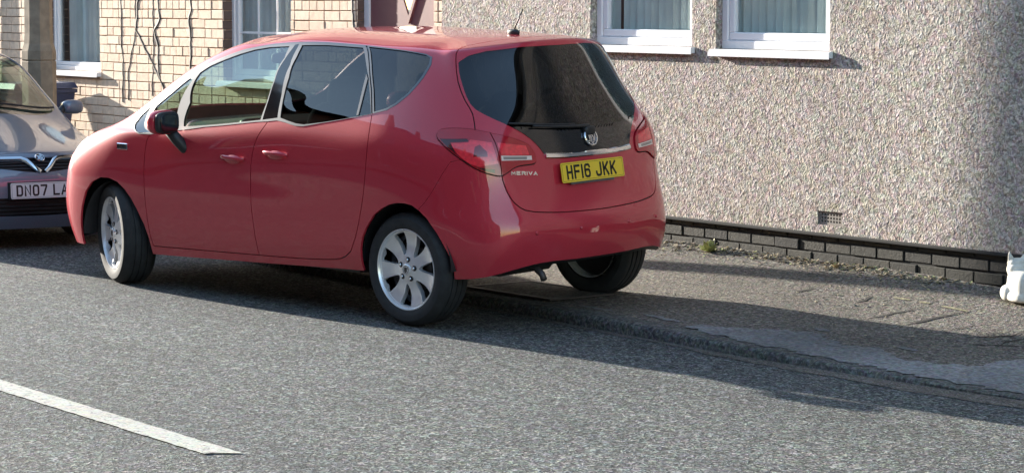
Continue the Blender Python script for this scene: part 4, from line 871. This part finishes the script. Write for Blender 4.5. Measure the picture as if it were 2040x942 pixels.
# ---- the red car
RED=Shell(ROWS); F={"dlo": [(5.728, 6.035), (5.276, 6.645), (4.752, 6.986), (4.475, 7.259), (4.537, 7.561), (4.814, 7.7), (5.074, 8.015), (5.164, 8.383), (5.165, 8.753), (5.16, 9.007), (5.164, 9.232), (5.193, 9.45), (5.311, 9.793), (5.785, 10.062), (6.313, 10.295), (7.022, 10.398), (8.004, 10.557), (8.722, 10.516), (9.573, 10.245), (10.335, 10.05), (10.562, 9.857), (10.551, 9.436), (10.341, 8.883), (10.011, 8.171), (9.784, 7.79), (9.606, 7.59), (9.332, 7.468), (8.939, 7.291), (8.563, 7.084), (8.31, 6.912), (8.203, 6.933), (8.037, 7.102), (7.908, 7.196), (7.779, 7.16), (7.606, 7.152), (6.809, 6.96), (6.303, 6.639), (5.989, 6.088)], "g1": [(5.399, 6.569), (4.975, 6.975), (4.788, 7.294), (4.855, 7.581), (5.939, 6.437), (5.711, 6.165)], "g2": [(5.138, 7.587), (5.314, 7.966), (5.353, 8.416), (5.561, 8.388), (6.361, 7.011), (6.365, 6.852), (6.019, 6.366)], "g3": [(5.452, 8.631), (5.432, 8.895), (5.571, 9.19), (5.715, 9.486), (5.969, 9.76), (6.414, 9.934), (7.089, 9.987), (7.384, 9.395), (7.566, 8.585), (7.638, 7.851), (7.663, 7.234), (7.064, 7.103), (6.461, 6.971), (6.193, 7.777)], "g4": [(7.441, 10.075), (8.082, 10.169), (8.756, 10.139), (8.954, 9.339), (9.095, 8.773), (9.211, 8.149), (9.327, 7.471), (9.001, 7.34), (8.562, 7.116), (8.317, 7.01), (8.204, 7.055), (8.083, 7.169), (7.949, 7.307), (7.878, 7.942), (7.806, 8.686), (7.651, 9.423)], "g5": [(8.854, 10.278), (9.586, 10.157), (10.32, 9.958), (10.479, 9.788), (10.462, 9.456), (10.263, 8.889), (9.965, 8.212), (9.754, 7.865), (9.584, 7.661), (9.374, 7.545), (9.251, 8.325), (9.073, 9.243)], "pil": [(7.209, 10.099), (7.293, 10.196), (7.669, 9.116), (7.822, 8.103), (7.908, 7.305), (7.694, 7.236), (7.647, 7.941), (7.58, 8.593), (7.428, 9.345)], "gap5": [(8.769, 10.393), (8.801, 10.414), (9.042, 9.243), (9.229, 8.326), (9.354, 7.491), (9.333, 7.473), (9.202, 8.325), (9.024, 9.24)], "strut": [(9.038, 8.894), (9.089, 8.733), (9.106, 7.432), (9.073, 7.423)], "lamp": [(10.857, 6.617), (10.877, 6.855), (10.975, 6.968), (11.277, 7.028), (11.657, 7.036), (12.025, 6.945), (12.281, 6.845), (12.546, 6.76), (12.812, 6.624), (12.998, 6.509), (13.144, 6.335), (13.235, 6.043), (13.218, 5.776), (13.106, 5.711), (12.83, 5.667), (12.668, 5.592), (12.465, 5.352), (12.357, 5.241), (12.223, 5.238), (11.959, 5.344), (11.706, 5.523), (11.443, 5.799), (11.17, 6.117), (10.99, 6.393)], "lampdiv": [(12.145, 6.935), (12.255, 6.487), (12.324, 5.958), (12.342, 5.547), (12.348, 5.221)], "lb1": [(11.172, 6.419), (11.616, 6.49), (11.67, 6.616), (12.173, 6.514), (12.257, 5.954), (12.292, 5.688), (11.861, 5.538), (11.58, 5.664), (11.353, 6.013)], "ldark": [(10.929, 6.569), (11.596, 6.642), (11.63, 6.521), (11.184, 6.451), (11.316, 6.03), (11.579, 5.623), (11.86, 5.5), (12.202, 5.46), (12.196, 5.325), (11.96, 5.383), (11.709, 5.566), (11.443, 5.845), (11.171, 6.159), (11.014, 6.407)], "lcore": [(11.771, 6.314), (11.883, 6.412), (12.053, 6.124), (12.06, 5.943), (11.728, 5.922)], "lb2": [(12.292, 6.518), (12.989, 6.412), (13.054, 6.061), (12.375, 6.02)], "lrev": [(12.363, 5.999), (13.106, 6.023), (13.106, 5.867), (12.366, 5.808)], "lrevin": [(12.407, 5.962), (12.981, 5.982), (12.973, 5.885), (12.414, 5.854)], "tgs2": [(12.357, 5.241), (12.378, 4.982), (12.461, 4.529), (12.646, 4.067), (12.886, 3.749), (13.503, 3.602), (14.14, 3.546)], "dfront": [(5.997, 6.043), (5.984, 5.726), (5.988, 5.022), (5.963, 4.003), (5.962, 2.955), (5.976, 1.938), (5.997, 0.936), (6.029, 0.376)], "dbot": [(6.029, 0.376), (6.749, 0.414), (7.606, 0.428), (8.228, 0.421), (8.675, 0.51), (8.879, 0.668), (9.019, 1.097)], "drear": [(9.019, 1.097), (9.165, 2.107), (9.281, 3.656), (9.354, 4.917), (9.378, 5.986), (9.375, 6.762), (9.347, 7.434)], "dB": [(7.781, 7.142), (7.732, 6.75), (7.656, 6.13), (7.595, 5.464), (7.56, 4.547), (7.548, 3.001), (7.576, 1.799), (7.606, 0.428)], "archr": [(9.164, 0.588), (9.192, 1.276), (9.233, 1.775), (9.314, 2.275), (9.481, 2.999), (9.647, 3.406), (9.812, 3.669), (9.976, 3.794), (10.135, 3.821), (10.284, 3.772), (10.431, 3.559), (10.584, 3.161), (10.786, 2.23), (10.923, 1.451), (11.076, 0.673), (11.183, 0.257), (11.274, 0.119)], "archf": [(4.006, 0.186), (4.116, 0.862), (4.244, 1.743), (4.399, 2.524), (4.597, 3.067), (4.845, 3.384), (5.087, 3.421), (5.326, 3.258), (5.52, 2.901), (5.66, 2.496), (5.782, 1.983), (5.912, 1.312), (5.968, 0.725), (5.982, 0.155)]}
car=empty('parked_car'); tag(car,'red five-door people carrier with yellow rear number plate, two wheels up on the pavement','car')
CM=Matrix([[-0.982808, 0.183844, 0.017009, -11.76542], [-0.18431, -0.98235, -0.031903, 8.50035], [0.010844, -0.03449, 0.999346, -7e-05], [0, 0, 0, 1]]); car.matrix_world=CM
ext=lambda pl:[tuple(a) for a in pl]
NUm,NVm=15.0,14.0
W_=.006
lampdiv=[(12.16,6.90)]+F['lampdiv'][1:-1]+[(12.345,5.25)]
tg_top=[(15.0,11.75),(14.2,11.72),(13.4,11.64),(12.852,11.5),(12.45,11.28),(12.141,11.02),(11.969,10.522),(11.715,9.872),(11.58,8.999),(11.66,8.267),(11.84,7.72),(11.835,7.391),(11.815,7.02)]
tg_bot=F['tgs2']+[(15.0,3.50)]
tg_bot=[p_ if p_[0]<13.4 else (p_[0],p_[1]) for p_ in tg_bot]
bump_top=[(10.43,3.62),(10.8,4.6),(11.17,5.65),(11.443,5.799)]
glassR=chaik([(11.76,9.55),(11.70,9.086),(11.76,8.35),(11.88,7.871),(12.19,7.57),(12.66,7.19),(13.08,6.80),(13.35,6.43),(13.50,6.10)],1,False)+[(15.0,5.98),(15.0,9.92),(14.233,9.95),(13.707,10.02),(12.675,10.04),(12.2,9.87)]
seams=[stripuv(RED,chaik(tg_top,1,False),W_),stripuv(RED,lampdiv,.005),stripuv(RED,chaik(tg_bot,1,False),.007),stripuv(RED,bump_top,.0022),
 stripuv(RED,chaik(F['dfront'],1,False),W_),stripuv(RED,chaik(F['dbot'],1,False),W_),stripuv(RED,chaik(F['drear'],1,False),W_),stripuv(RED,chaik(F['dB'],1,False),W_),
 stripuv(RED,[(4.1,7.35),(3.75,6.6),(3.5,5.9),(3.2,5.45),(2.4,5.25),(1.2,5.1),(0,5.05)],W_)]
fdoor=F['dfront']+F['dbot'][1:3]+F['dB'][::-1]; rdoor=F['dB']+F['dbot'][3:]+F['drear'][1:]
bumperpoly=[(10.0,-.3)]+[(10.9,1.2)]+bump_top+[(11.7,5.4),(12.357,5.241)]+F['tgs2'][1:]+[(15.3,3.50),(15.3,-.3)]
tailg=tg_top+lampdiv+F['tgs2'][1:]+[(15.3,3.5),(15.3,11.75)]
lamp_o=chaik(F['lamp'],1)
archR=[(9.15,-.4),(9.155,.3)]+F['archr'][:-2]+[(11.12,-.4)]; archF=[(4.0,-.4)]+F['archf']+[(5.99,-.4)]
# outline of the lamp is cut a little wider as a dark joint
wind=chaik([(0,7.22),(1.2,7.2),(2.4,7.2),(3.4,7.35),(3.95,7.7),(4.05,8.5),(3.9,9.3),(3.3,9.85),(2,10.0),(0,10.05)],1,False)
front_lamp=chaik([(2.0,4.25),(3.0,4.2),(4.0,4.75),(4.15,5.4),(3.6,5.55),(2.6,5.1),(2.0,4.75)],2)
grille=[(0,3.5),(1.5,3.5),(1.9,4.3),(1.6,4.75),(0,4.75)]; lgrille=[(0,.9),(1.9,.9),(2.0,2.2),(0,2.3)]
regs=[('void',archR),('void',archF),('g1',F['g1']),('g2',F['g2']),('strut',F['strut']),('gap',F['gap5']),('g3',F['g3']),('g4',F['g4']),('g5',F['g5']),('pil',F['pil']),('dlo',F['dlo']),
 ('void',seams[1]),('ldark',F['ldark']),('lcore',F['lcore']),('lb1',F['lb1']),('lb2',F['lb2']),('lrevin',F['lrevin']),('lrev',F['lrev'])]
regs+=[('lamp_i',[p_ for p_ in []])] if False else []
lo_out=[lampdiv[0]]
lampL=[q for q in lamp_o]; inner_side=lampdiv+[(13.6,5.2),(13.6,6.95)]
panelg=[(12.5,7.12),(13.0,7.07),(14.0,6.98),(15.3,6.96),(15.3,5.9),(13.3,5.9),(13.0,6.4)]
regs+=[('lamp',lamp_o),('void',stripuv(RED,lamp_o+[lamp_o[0]],.013)),('hlamp',front_lamp),('void',stripuv(RED,front_lamp+[front_lamp[0]],.006)),
 ('wind',wind),('glassr',glassR)]+[('void',s_) for s_ in (seams[0],seams[2],seams[3],seams[4],seams[5],seams[6],seams[7],seams[8])]
bonnet=[(4.1,7.35),(3.75,6.6),(3.5,5.9),(3.2,5.45),(2.4,5.25),(1.2,5.1),(-.3,5.05),(-.3,7.35)]
regs+=[('grille',grille),('grille',lgrille),('fdoor',fdoor),('rdoor',rdoor),('tailg',tailg),('bumper',bumperpoly),('bonnet',bonnet),('body',None)]
RG=cutshell(RED,regs)
pl=lambda key,name,mat,sides='LR',**k: panel(RED,name,RG[key],M[mat],car,sides,**k)
pl('body','body','red','B',flange=.014); tgo=pl('tailg','tailgate','red','B')[0]; pl('bumper','rear_bumper','red','B'); pl('bonnet','bonnet','red','B')
fd=pl('fdoor','front_door','red'); rd=pl('rdoor','rear_door','red')
pl('wind','windscreen','glass','B',off=-.002,flange=0); pl('glassr','rear_window','privacy','B',off=-.002,flange=.003)
for key,mt in (('g1','glass'),('g2','glass'),('g3','glass'),('g4','privacy'),('g5','privacy')): pl(key,'side_window',mt,off=-.004,flange=0)
pl('dlo','window_surround','silver',off=.0015,flange=.010,flmat=M['seal']); pl('strut','window_strut','silver',off=.002,flange=.006)
pl('gap','door_pillar','gloss',off=-.003,flange=0); pl('pil','door_pillar','gloss',off=.001,flange=.008)
pl('grille','grille','blackpl','B',off=-.01,flange=0); pl('hlamp','headlight','lens_clear',off=.002,flange=.01)
lampo=panel(RED,'tail_light',RG['lamp'],M['lens_dark'],car,'LR',off=.009,flange=.02)
for key,nm,mt,of in (('ldark','lamp_bezel','smoke',.008),('lb1','lamp_reflector','lens_bright',.0085),('lb2','lamp_reflector','lens_bright',.0085),('lcore','lamp_core','lens_red',.010),('lrev','reversing_lamp','lens_clear',.010),('lrevin','reversing_lens','lens_grey',.0095)):
    panel(RED,nm,RG[key],M[mt],lampo[0],'L',off=of,flange=.004); panel(RED,nm,RG[key],M[mt],lampo[1],'R',off=of,flange=.004)
# lining just inside the panels (dark), open at the windows
li=[k for k in ('ldark','body','tailg','bumper','bonnet','fdoor','rdoor','dlo','pil','gap','lamp','lb1','lb2','lcore','lrev','lrevin','grille','hlamp','void') if k in RG]
Vt=RG['body'][0]; T=np.concatenate([RG[k][1] for k in li]); ce=Vt[T].mean(1); T=T[~(inpoly(ce,archR)|inpoly(ce,archF))]
panel(RED,'interior_lining',(Vt,T),M['trimint'],car,'B',off=-.016,flange=0)
m=MB(); pn=chaik([(12.62,7.10),(13.4,7.03),(14.2,6.98),(15.0,6.96)],1,False)
# black lower panel of the rear window
q=cutshell(RED,[('p',glassR)]) ['p']; ce=q[0][q[1]].mean(1); sel=ce[:,1]<np.interp(ce[:,0],[12,12.62,13.4,14.2,15],[7.2,7.12,7.04,6.99,6.97]); panel(RED,'gloss_panel',(q[0],q[1][sel]),M['gloss'],tgo,'B',off=.0035,flange=.003)
# wheel arches and floor
def arch_liner(m,xc,sd,zc=.33,R=.352,y0=.55,y1=.85):
    m.lathe([(R,y0),(R,y1)],28,'y',(xc,0,zc),0,a0=-.02,a1=math.pi+.02); m.lathe([(.001,y0),(R,y0)],28,'y',(xc,0,zc),0,a0=-.02,a1=math.pi+.02)
    if sd<0: m.v[-0:]=m.v[-0:]
for xc,zc in ((0,.34),(2.60,.30)):
    for sd in (1,-1):
        m=MB(); k=MB(); arch_liner(k,xc,1,zc); V=np.array(k.v)*[1,sd,1]; m.add(V,k.f); m.build('wheel_arch_liner',M['blackpl'],car,smooth=True,angle=40,fix=False)
m=MB(); m.box((.40,-.83,.262),(2.22,.83,.32)); m.box((-.30,-.56,.33),(.40,.56,.42)); m.box((2.22,-.56,.24),(2.98,.56,.34)); m.box((2.97,-.55,.23),(3.15,.55,.28)); m.box((-.62,-.50,.385),(-.30,.50,.43)); m.box((-.42,-.5,.385),(-.37,.5,.42))
m.build('underbody',M['blackpl'],car)
m=MB(); m.box((-.40,.05,.27),(-.12,.52,.37),0,.03); m.build('silencer',M['brake'],car)
m=MB(); m.tube([(-.30,.42,.345),(-.50,.43,.345),(-.60,.44,.335),(-.655,.445,.305),(-.675,.45,.275)],.019,14); m.tube([(.3,.2,.33),(-.15,.3,.34)],.025,10); m.build('exhaust_pipe',M['brake'],car,smooth=True)
# rear valance, dark strip under the bumper
m=MB(); L0=[(u,.10) for u in np.linspace(12.3,15,12)]
V=[]; 
for sd in (1,-1):
    for u,v in (L0 if sd==1 else L0[::-1]):
        p_,n_=RED.nrm(u,v); p_=p_*[1,sd,1]; n2=n_*[1,sd,1]; V+=[p_-n2*.012,p_-n2*.03+[0,0,-.035],p_-n2*.12+[0,0,-.02]]
m.add(V,[(3*k+j,3*k+3+j,3*k+4+j,3*k+1+j) for k in range(len(V)//3-1) for j in range(2)]); m.build('rear_valance',M['blackpl'],car,smooth=True)
# cabin
m=MB(); m.superel((2.05,0,.86),(.34,.70,.15),.35,.35); m.superel((2.35,0,.93),(.42,.62,.07),.5,.5); m.build('dashboard',M['trimint'],car,smooth=True)
m=MB(); m.superel((1.83,.37,1.0),(.03,.10,.05),.4,.4); m.superel((1.84,.58,.97),(.02,.05,.035),.5,.5); m.build('air_outlet',M['blackpl'],car,smooth=True)
for (x,y) in ((1.18,.36),(1.18,-.36),(.22,.42),(.22,0.0),(.22,-.42)):
    wd=.25 if x>1 else .19; m=MB(); Ry=np.array([[math.cos(.22),0,-math.sin(.22)],[0,1,0],[math.sin(.22),0,math.cos(.22)]])
    m.superel((x+.22,y,.56),(.27,wd,.10),.5,.5); m.superel((x-.10,y,.88),(.075,wd,.31),.45,.45,R=Ry); m.superel((x-.19,y,1.24 if x>1 else 1.17),(.05,.13 if x>1 else .11,.085),.5,.5,R=Ry)
    m.tube([(x-.17,y-.05,1.1),(x-.18,y-.05,1.2)],.006,8); m.tube([(x-.17,y+.05,1.1),(x-.18,y+.05,1.2)],.006,8); m.build('seat',M['cloth'],car,smooth=True)
th=np.linspace(0,2*math.pi,41); m=MB(); Rt=np.array([[math.cos(.5),0,math.sin(.5)],[0,1,0],[-math.sin(.5),0,math.cos(.5)]]); m.tube([tuple(np.array([1.70,-.37,.97])+Rt@np.array([0,.185*math.cos(t),.185*math.sin(t)])) for t in th],.015,8,cap=False); m.superel((1.73,-.37,.955),(.03,.08,.06),.6,.6); m.tube([(1.70,-.20,.97),(1.73,-.37,.955),(1.70,-.54,.97)],.013,8); m.build('steering_wheel',M['trimint'],car,smooth=True)
m=MB(); m.superel((1.93,0,1.40),(.02,.12,.035),.5,.5); m.tube([(1.95,0,1.42),(2.0,0,1.47)],.008,8); m.build('rear_view_mirror',M['trimint'],car,smooth=True)
m=MB(); m.box((.42,-.80,.33),(2.2,.80,.36)); m.box((-.40,-.55,.44),(.42,.55,.47)); m.build('cabin_floor',M['trimint'],car)
# handles
for sd in (1,-1):
    for i,((hx,hz),dr_) in enumerate((((1.428,.858),fd),((1.039,.909),rd))):
        u,v=RED.inv((hx,.9,hz)); p_,n_=RED.nrm(u,v); m=MB()
        pth=[]; 
        for t_ in np.linspace(-1,1,11): q_=p_+np.array([-.105*t_,0,-.004*t_+.006])+n_*(.004+.024*(1-abs(t_)**4)); pth.append(q_)
        V=[]
        for k,q_ in enumerate(pth):
            hh=.0135*(1-.45*(abs(k-5)/5)**6); 
            for a in np.linspace(0,2*math.pi,10,endpoint=False): V.append((q_+np.array([0,math.cos(a)*.009,math.sin(a)*hh]))*[1,sd,1])
        m.add(V,[(k*10+j,k*10+(j+1)%10,k*10+10+(j+1)%10,k*10+10+j) for k in range(10) for j in range(10)]+[tuple(range(10)),tuple(100+j for j in range(10))])
        o=m.build('door_handle',M['red'],dr_[0] if sd>0 else dr_[1],smooth=True)
        m=MB(); m.superel((0,0,0),(.075,.006,.026),1,.9); V=np.array(m.v)@np.eye(3)+p_+np.array([0,0,-.004]); m.v=[tuple(a*[1,sd,1]) for a in V]; m.build('handle_recess',M['red'],dr_[0] if sd>0 else dr_[1],smooth=True)
# door mirrors
for sd in (1,-1):
    m=MB(); Rz=lambda a: np.array([[math.cos(a),-math.sin(a),0],[math.sin(a),math.cos(a),0],[0,0,1]])
    R2=Rz(.18); m.superel((0,0,0),(.072,.108,.074),.75,.75,R=R2); V=np.array(m.v); 
    V[:,0]=np.where(V[:,0]<-.028,-.028+(V[:,0]+.028)*.18,V[:,0]); V=V+np.array((1.93,1.00,1.06)); m.v=[tuple(a*[1,sd,1]) for a in V]; mo=m.build('door_mirror',M['red'],car,smooth=True)
    c=np.array((1.93,1.00,1.06)); m=MB(); m.superel((0,0,0),(.026,.098,.066),.55,.6,R=R2); V=np.array(m.v)+c+np.array([-.040,0,0]); m.v=[tuple(a*[1,sd,1]) for a in V]; m.build('mirror_housing',M['blackpl'],mo,smooth=True)
    m=MB(); m.superel((0,0,0),(.004,.082,.052),.5,.6,R=R2); V=np.array(m.v)+c+np.array([-.066,.0,0]); m.v=[tuple(a*[1,sd,1]) for a in V]; m.build('mirror_glass',M['gloss'],mo,smooth=True)
    m=MB(); P_=[c+[0,-.05,-.055],c+[-.02,-.09,-.11],c+[-.05,-.125,-.165],c+[-.06,-.155,-.185]]; m.tube([tuple(a) for a in P_],[.034,.036,.034,.028],12); V=np.array(m.v); m.v=[tuple(a*[1,sd,1]) for a in V]; m.build('mirror_arm',M['blackpl'],mo,smooth=True)
# side repeater badge on the wings
for sd in (1,-1):
    u,v=RED.inv((2.47,.87,.875)); p_,n_=RED.nrm(u,v); m=MB(); m.box((-.052,-.002,-.020),(.052,.007,.020),0,.004); V=np.array(m.v)+p_+n_*.001; m.v=[tuple(a*[1,sd,1]) for a in V]; o=m.build('side_repeater',M['chrome'],car)
    m=MB(); m.prism([(-.035,-.008),(-.004,.010),(-.004,-.008)],lambda a,b,h:tuple((p_+np.array([a,.008+h,b]))*[1,sd,1]),0,.001); m.build('repeater_mark',M['ink'],o)
# antenna
m=MB(); c=np.array(RED.S(15.0,13.0)); ax=-.04; d=((RED.P[...,0]-ax)**2+RED.P[...,1]**2*4).ravel().argmin(); c=RED.P.reshape(-1,3)[d]*[1,0,1]
m.superel(tuple(c+[0,0,.010]),(.045,.018,.020),.8,.9); b=m.build('antenna',M['blackpl'],car,smooth=True)
m=MB(); m.tube([tuple(c+[.0,0,.02]),tuple(c+[-.075,0,.145])],[.0045,.003],8); m.build('antenna_rod',M['blackpl'],b,smooth=True)
# tailgate furniture
m=MB(); ch=[(13.53,6.02),(14.2,6.0),(15.0,5.99)]
for sd in (1,-1): ribbon(m,RED,ch,.030,.014,side=sd)
m.build('chrome_strip',M['chrome'],tgo,smooth=True,angle=40)
badge(tgo,RED,(15.0,6.62),.053,rise=.010)
nn=RED.nrm(15.0,5.2); plate(tgo,(RED.S(15.,5.15)[0]-.012,.030,.848),-1,math.radians(9.5),'HF16 JKK','plate_y')
# model script in small raised chrome letters below the left lamp
u0,v0=(12.93,5.35); p_,n_=RED.nrm(u0,v0); _,du,dv=RED.S(u0,v0,True); tu=unit(du); up=unit(np.cross(n_,tu)); up=up if up[2]>0 else -up
hz=unit(np.cross(up,n_)); hz=hz if hz[1]<0 else -hz
m=MB(); text_mesh(m,'MERIVA',-.095,-.010,.026,.021,.0055,.0065,lambda a,b,h:p_+hz*a+up*b+n_*h+n_*(-abs(a)*.02),.001,.004); m.build('model_lettering',M['chrome'],tgo)
# wiper
m=MB(); pv=RED.nrm(15.0,6.86); c=pv[0]+pv[1]*.012; m.superel(tuple(c*[1,0,1]),(.02,.045,.028),.7,.7)
arm=[]; 
for t_ in np.linspace(0,1,8): uu=15.0-1.75*t_; a,b=RED.nrm(uu,7.02+.10*t_); arm.append(a+b*.022)
m.tube([tuple(a) for a in arm],np.linspace(.010,.005,8),8)
bl=[]; 
for t_ in np.linspace(0,1,10): uu=14.6-1.95*t_; a,b=RED.nrm(uu,7.14+.10*t_); bl.append(a+b*.012)
m.tube([tuple(a) for a in bl],.006,6); m.build('rear_wiper',M['blackpl'],tgo,smooth=True)
m=MB(); 
for yy in (.52,.2,-.2,-.52):
    u,v=RED.inv((-.74,abs(yy),.54)); p_,n_=RED.nrm(u,v); p_=p_*[1,1 if yy>0 else -1,1]; m.superel(tuple(p_),(.006,.011,.011),1,1,14,8)
m.build('parking_sensor',M['red'],car,smooth=True)
# high brake light under the spoiler
wheel(car,(0,.757,.317),1); wheel(car,(2.644,.747,.317),1,rz=math.radians(-21)); wheel(car,(0,-.757,.317),-1); wheel(car,(2.644,-.747,.317),-1,rz=math.radians(-21))
# ---- the grey car facing us
def remap(rows):
    R_=[]
    zs=([.18,.22,.36,.50,.63,.74,.84,.92,1.035,1.225,1.40,1.545,1.60,1.64],[.12,.155,.27,.40,.52,.61,.675,.735,.915,1.10,1.27,1.385,1.43,1.46])
    for i,r in enumerate(rows):
        q=[]
        for j,(x,y,z) in enumerate(r):
            z2=float(np.interp(z,*zs)); x2=float(np.interp(x,[-.75,0,1.3,1.8,2.2,2.5,2.85,3.2,3.4,3.55],[-.85,0,1.05,1.42,1.75,2.02,2.36,3.10,3.34,3.46])); q.append((x2,y*.968,z2))
        R_.append(q)
    R_=[[list(p) for p in r] for r in R_]
    for j in range(16):
        f=1 if j<=3 else 0
        for i,dx in ((5,.02),(6,.05)):
            if j<=2: R_[i][j][0]+=dx
    return R_
GR=Shell(remap(ROWS))
g=empty('parked_car'); tag(g,'silver-grey hatchback facing us with a white front number plate, left of the red car','car')
GX,GY,GA=(-16.22,7.66,math.radians(-1.5)); gz=float(zr(GX,GY))
GRm=Matrix.Translation((GX,GY,gz))@Matrix.Rotation(GA,4,'Z')@Matrix.Rotation(math.radians(-.6),4,'Y'); g.matrix_world=GRm@Matrix.Translation((-3.46,0,0))
gv=lambda z,y=0.: None
def fuv(y,z,x=3.5): return GR.inv((x,y,z),(.25,1,1))
gw=chaik([(0,7.10),(1.2,7.08),(2.4,7.08),(3.4,7.2),(3.95,7.6),(4.05,8.5),(3.9,9.3),(3.3,9.9),(2,10.1),(0,10.15)],1,False)
side=[(4.7,7.2),(5.2,7.1),(6.5,7.05),(9.2,7.3),(10.3,8.0),(10.5,9.7),(9.4,10.1),(7.5,10.1),(5.9,9.8),(5.3,8.9)]
upg=[fuv(y,z) for y,z in ((.0,.545),(.14,.56),(.30,.585),(.52,.60),(.56,.655),(.30,.665),(.0,.665))]; upg[0]=(0,upg[0][1]); upg[-1]=(0,upg[-1][1])
log=[fuv(y,z) for y,z in ((.0,.235),(.40,.24),(.55,.27),(.55,.345),(.40,.375),(.0,.38))]; log[0]=(0,log[0][1]); log[-1]=(0,log[-1][1])
hl=chaik([fuv(y,z,3.3) for y,z in ((.58,.60),(.62,.54),(.75,.56),(.83,.66),(.84,.74),(.74,.72),(.62,.67))],1)
bl=[(4.1,7.2),(3.7,6.5),(3.3,6.0),(2.6,5.6),(1.4,5.25),(0,5.15)]; bon=bl+[(-.3,5.15),(-.3,7.2)]
aF=[(4.0,-.4)]+F['archf']+[(5.99,-.4)]; aR=archR
dseam=[(6.05,7.05),(6.0,5),(5.98,2.5),(6.05,.4),(8.9,.5),(9.3,3),(9.35,7.2)]
rg=[('void',aR),('void',aF),('sg',side),('dlo',[(p_[0]+(.12 if p_[0]>7 else -.12),p_[1]+(.14 if p_[1]>8.5 else -.14)) for p_ in side]),('wind',gw),('ug',upg),('lg',log),('hl',hl),('void',stripuv(GR,hl+[hl[0]],.006)),('void',stripuv(GR,bl,.005)),('void',stripuv(GR,dseam,.005)),('void',stripuv(GR,[(7.75,7.1),(7.6,4),(7.6,.5)],.005)),
 ('bonnet',bon),('body',None)]
GG=cutshell(GR,rg)
gp=lambda key,name,mat,sides='LR',**k: panel(GR,name,GG[key],M[mat],g,sides,**k)
gp('body','body','grey','B'); gp('bonnet','bonnet','grey','B'); gp('wind','windscreen','glass','B',off=-.003,flange=0); gp('sg','side_window','glass',off=-.004,flange=0); gp('dlo','window_surround','seal',off=.001,flange=.006)
gr=gp('ug','grille','seal','B',off=-.025,flange=0)[0]; lgr=gp('lg','lower_grille','seal','B',off=-.03,flange=0)[0]; gp('hl','headlight','lens_clear',off=.001,flange=.01)
T=np.concatenate([GG[k][1] for k in ('body','bonnet','dlo','ug','lg','hl','void')]); Vt=GG['body'][0]; ce=Vt[T].mean(1); T=T[~(inpoly(ce,aR)|inpoly(ce,aF))]; panel(GR,'interior_lining',(Vt,T),M['trimint'],g,'B',off=-.04,flange=0)
m=MB()
for z in (.585,.610,.635):
    for sd in (1,-1): ribbon(m,GR,[fuv(y,z) for y in (.0,.15,.30,.50)],.010,.006,off=-.016,side=sd)
m.build('grille_slat',M['blackpl'],gr,smooth=True,angle=40)
m=MB()
for z in (.255,.285,.315,.345):
    for sd in (1,-1): ribbon(m,GR,[fuv(y,z) for y in (.0,.2,.40,.53)],.012,.008,off=-.02,side=sd)
m.build('grille_slat',M['blackpl'],lgr,smooth=True,angle=40)
m=MB()
for sd in (1,-1): ribbon(m,GR,[fuv(y,z) for y,z in ((.012,.555),(.05,.585),(.105,.640),(.14,.655),(.30,.662),(.55,.655))],.036,.020,off=-.004,side=sd)
m.build('chrome_bar',M['chrome'],g,smooth=True,angle=40)
badge(g,GR,(0.0,fuv(0,.655)[1]),.036,rise=.004)
xp=GR.S(0.,fuv(0,.44)[1])[0]; plate(g,(xp+.022,.0,.428),1,math.radians(4),'DN07 LA','plate_w',holder=False)
m=MB(); m.box((xp-.05,-.265,.368),(xp+.018,.265,.488)); m.build('plate_mount',M['blackpl'],g)
for sd in (1,-1):
    for xc,zc in ((0,.31),(2.42,.28)):
        m=MB(); k=MB(); k.lathe([(.355,.55),(.355,.84)],24,'y',(xc,0,zc),0,a0=-.35,a1=math.pi+.35); k.lathe([(.001,.55),(.355,.55)],24,'y',(xc,0,zc),0,a0=-.35,a1=math.pi+.35); m.add(np.array(k.v)*[1,sd,1],k.f)
        m.build('wheel_arch_liner',M['blackpl'],g,fix=False)
m=MB(); m.box((-.7,-.54,.17),(3.30,.54,.26)); m.box((.4,-.80,.20),(2.05,.80,.25)); m.build('underbody',M['blackpl'],g)
for x_,z_ in ((0,.31),(2.42,.31)):
    for sd in (1,-1): wheel(g,(x_,.74*sd,z_),sd,R=.310,W=.195,badge=False)
m=MB(); m.superel((1.75,0,.82),(.40,.68,.13),.4,.4); m.build('dashboard',M['trimint'],g,smooth=True)
m=MB(); m.tube([tuple(np.array([1.45,-.36,.92])+Rt@np.array([0,.18*math.cos(t),.18*math.sin(t)])) for t in th],.015,8,cap=False); m.build('steering_wheel',M['trimint'],g,smooth=True)
for y in (.36,-.36):
    m=MB(); m.superel((1.1,y,.50),(.27,.25,.10),.5,.5); m.superel((.80,y,.80),(.075,.24,.30),.45,.45); m.superel((.74,y,1.14),(.05,.13,.08),.5,.5); m.build('seat',M['cloth'],g,smooth=True)
m=MB(); m.superel((1.62,0,1.26),(.02,.12,.035),.5,.5); m.build('rear_view_mirror',M['trimint'],g,smooth=True)
for sd in (1,-1):
    m=MB(); m.superel((1.93,.91*sd,.955),(.05,.085,.055),.7,.7); mo=m.build('door_mirror',M['grey'],g,smooth=True); m=MB(); m.superel((1.885,.91*sd,.955),(.018,.078,.048),.6,.6); m.tube([(1.93,.84*sd,.95),(1.95,.78*sd,.90)],.03,10); m.build('mirror_housing',M['blackpl'],mo,smooth=True)
m=MB()
for sgn,y0,y1 in ((1,.62,.02),(1,.05,-.55)):
    P_=[]; 
    for t_ in np.linspace(0,1,8):
        y=y0+(y1-y0)*t_; u=abs(y)*3.1/.62; a,b=GR.nrm(min(3.3,u),7.22+.25*t_); P_.append(tuple((a+b*.015)*[1,1 if y>=0 else -1,1]))
    m.tube(P_,.008,6)
m.build('wiper',M['blackpl'],g,smooth=True)
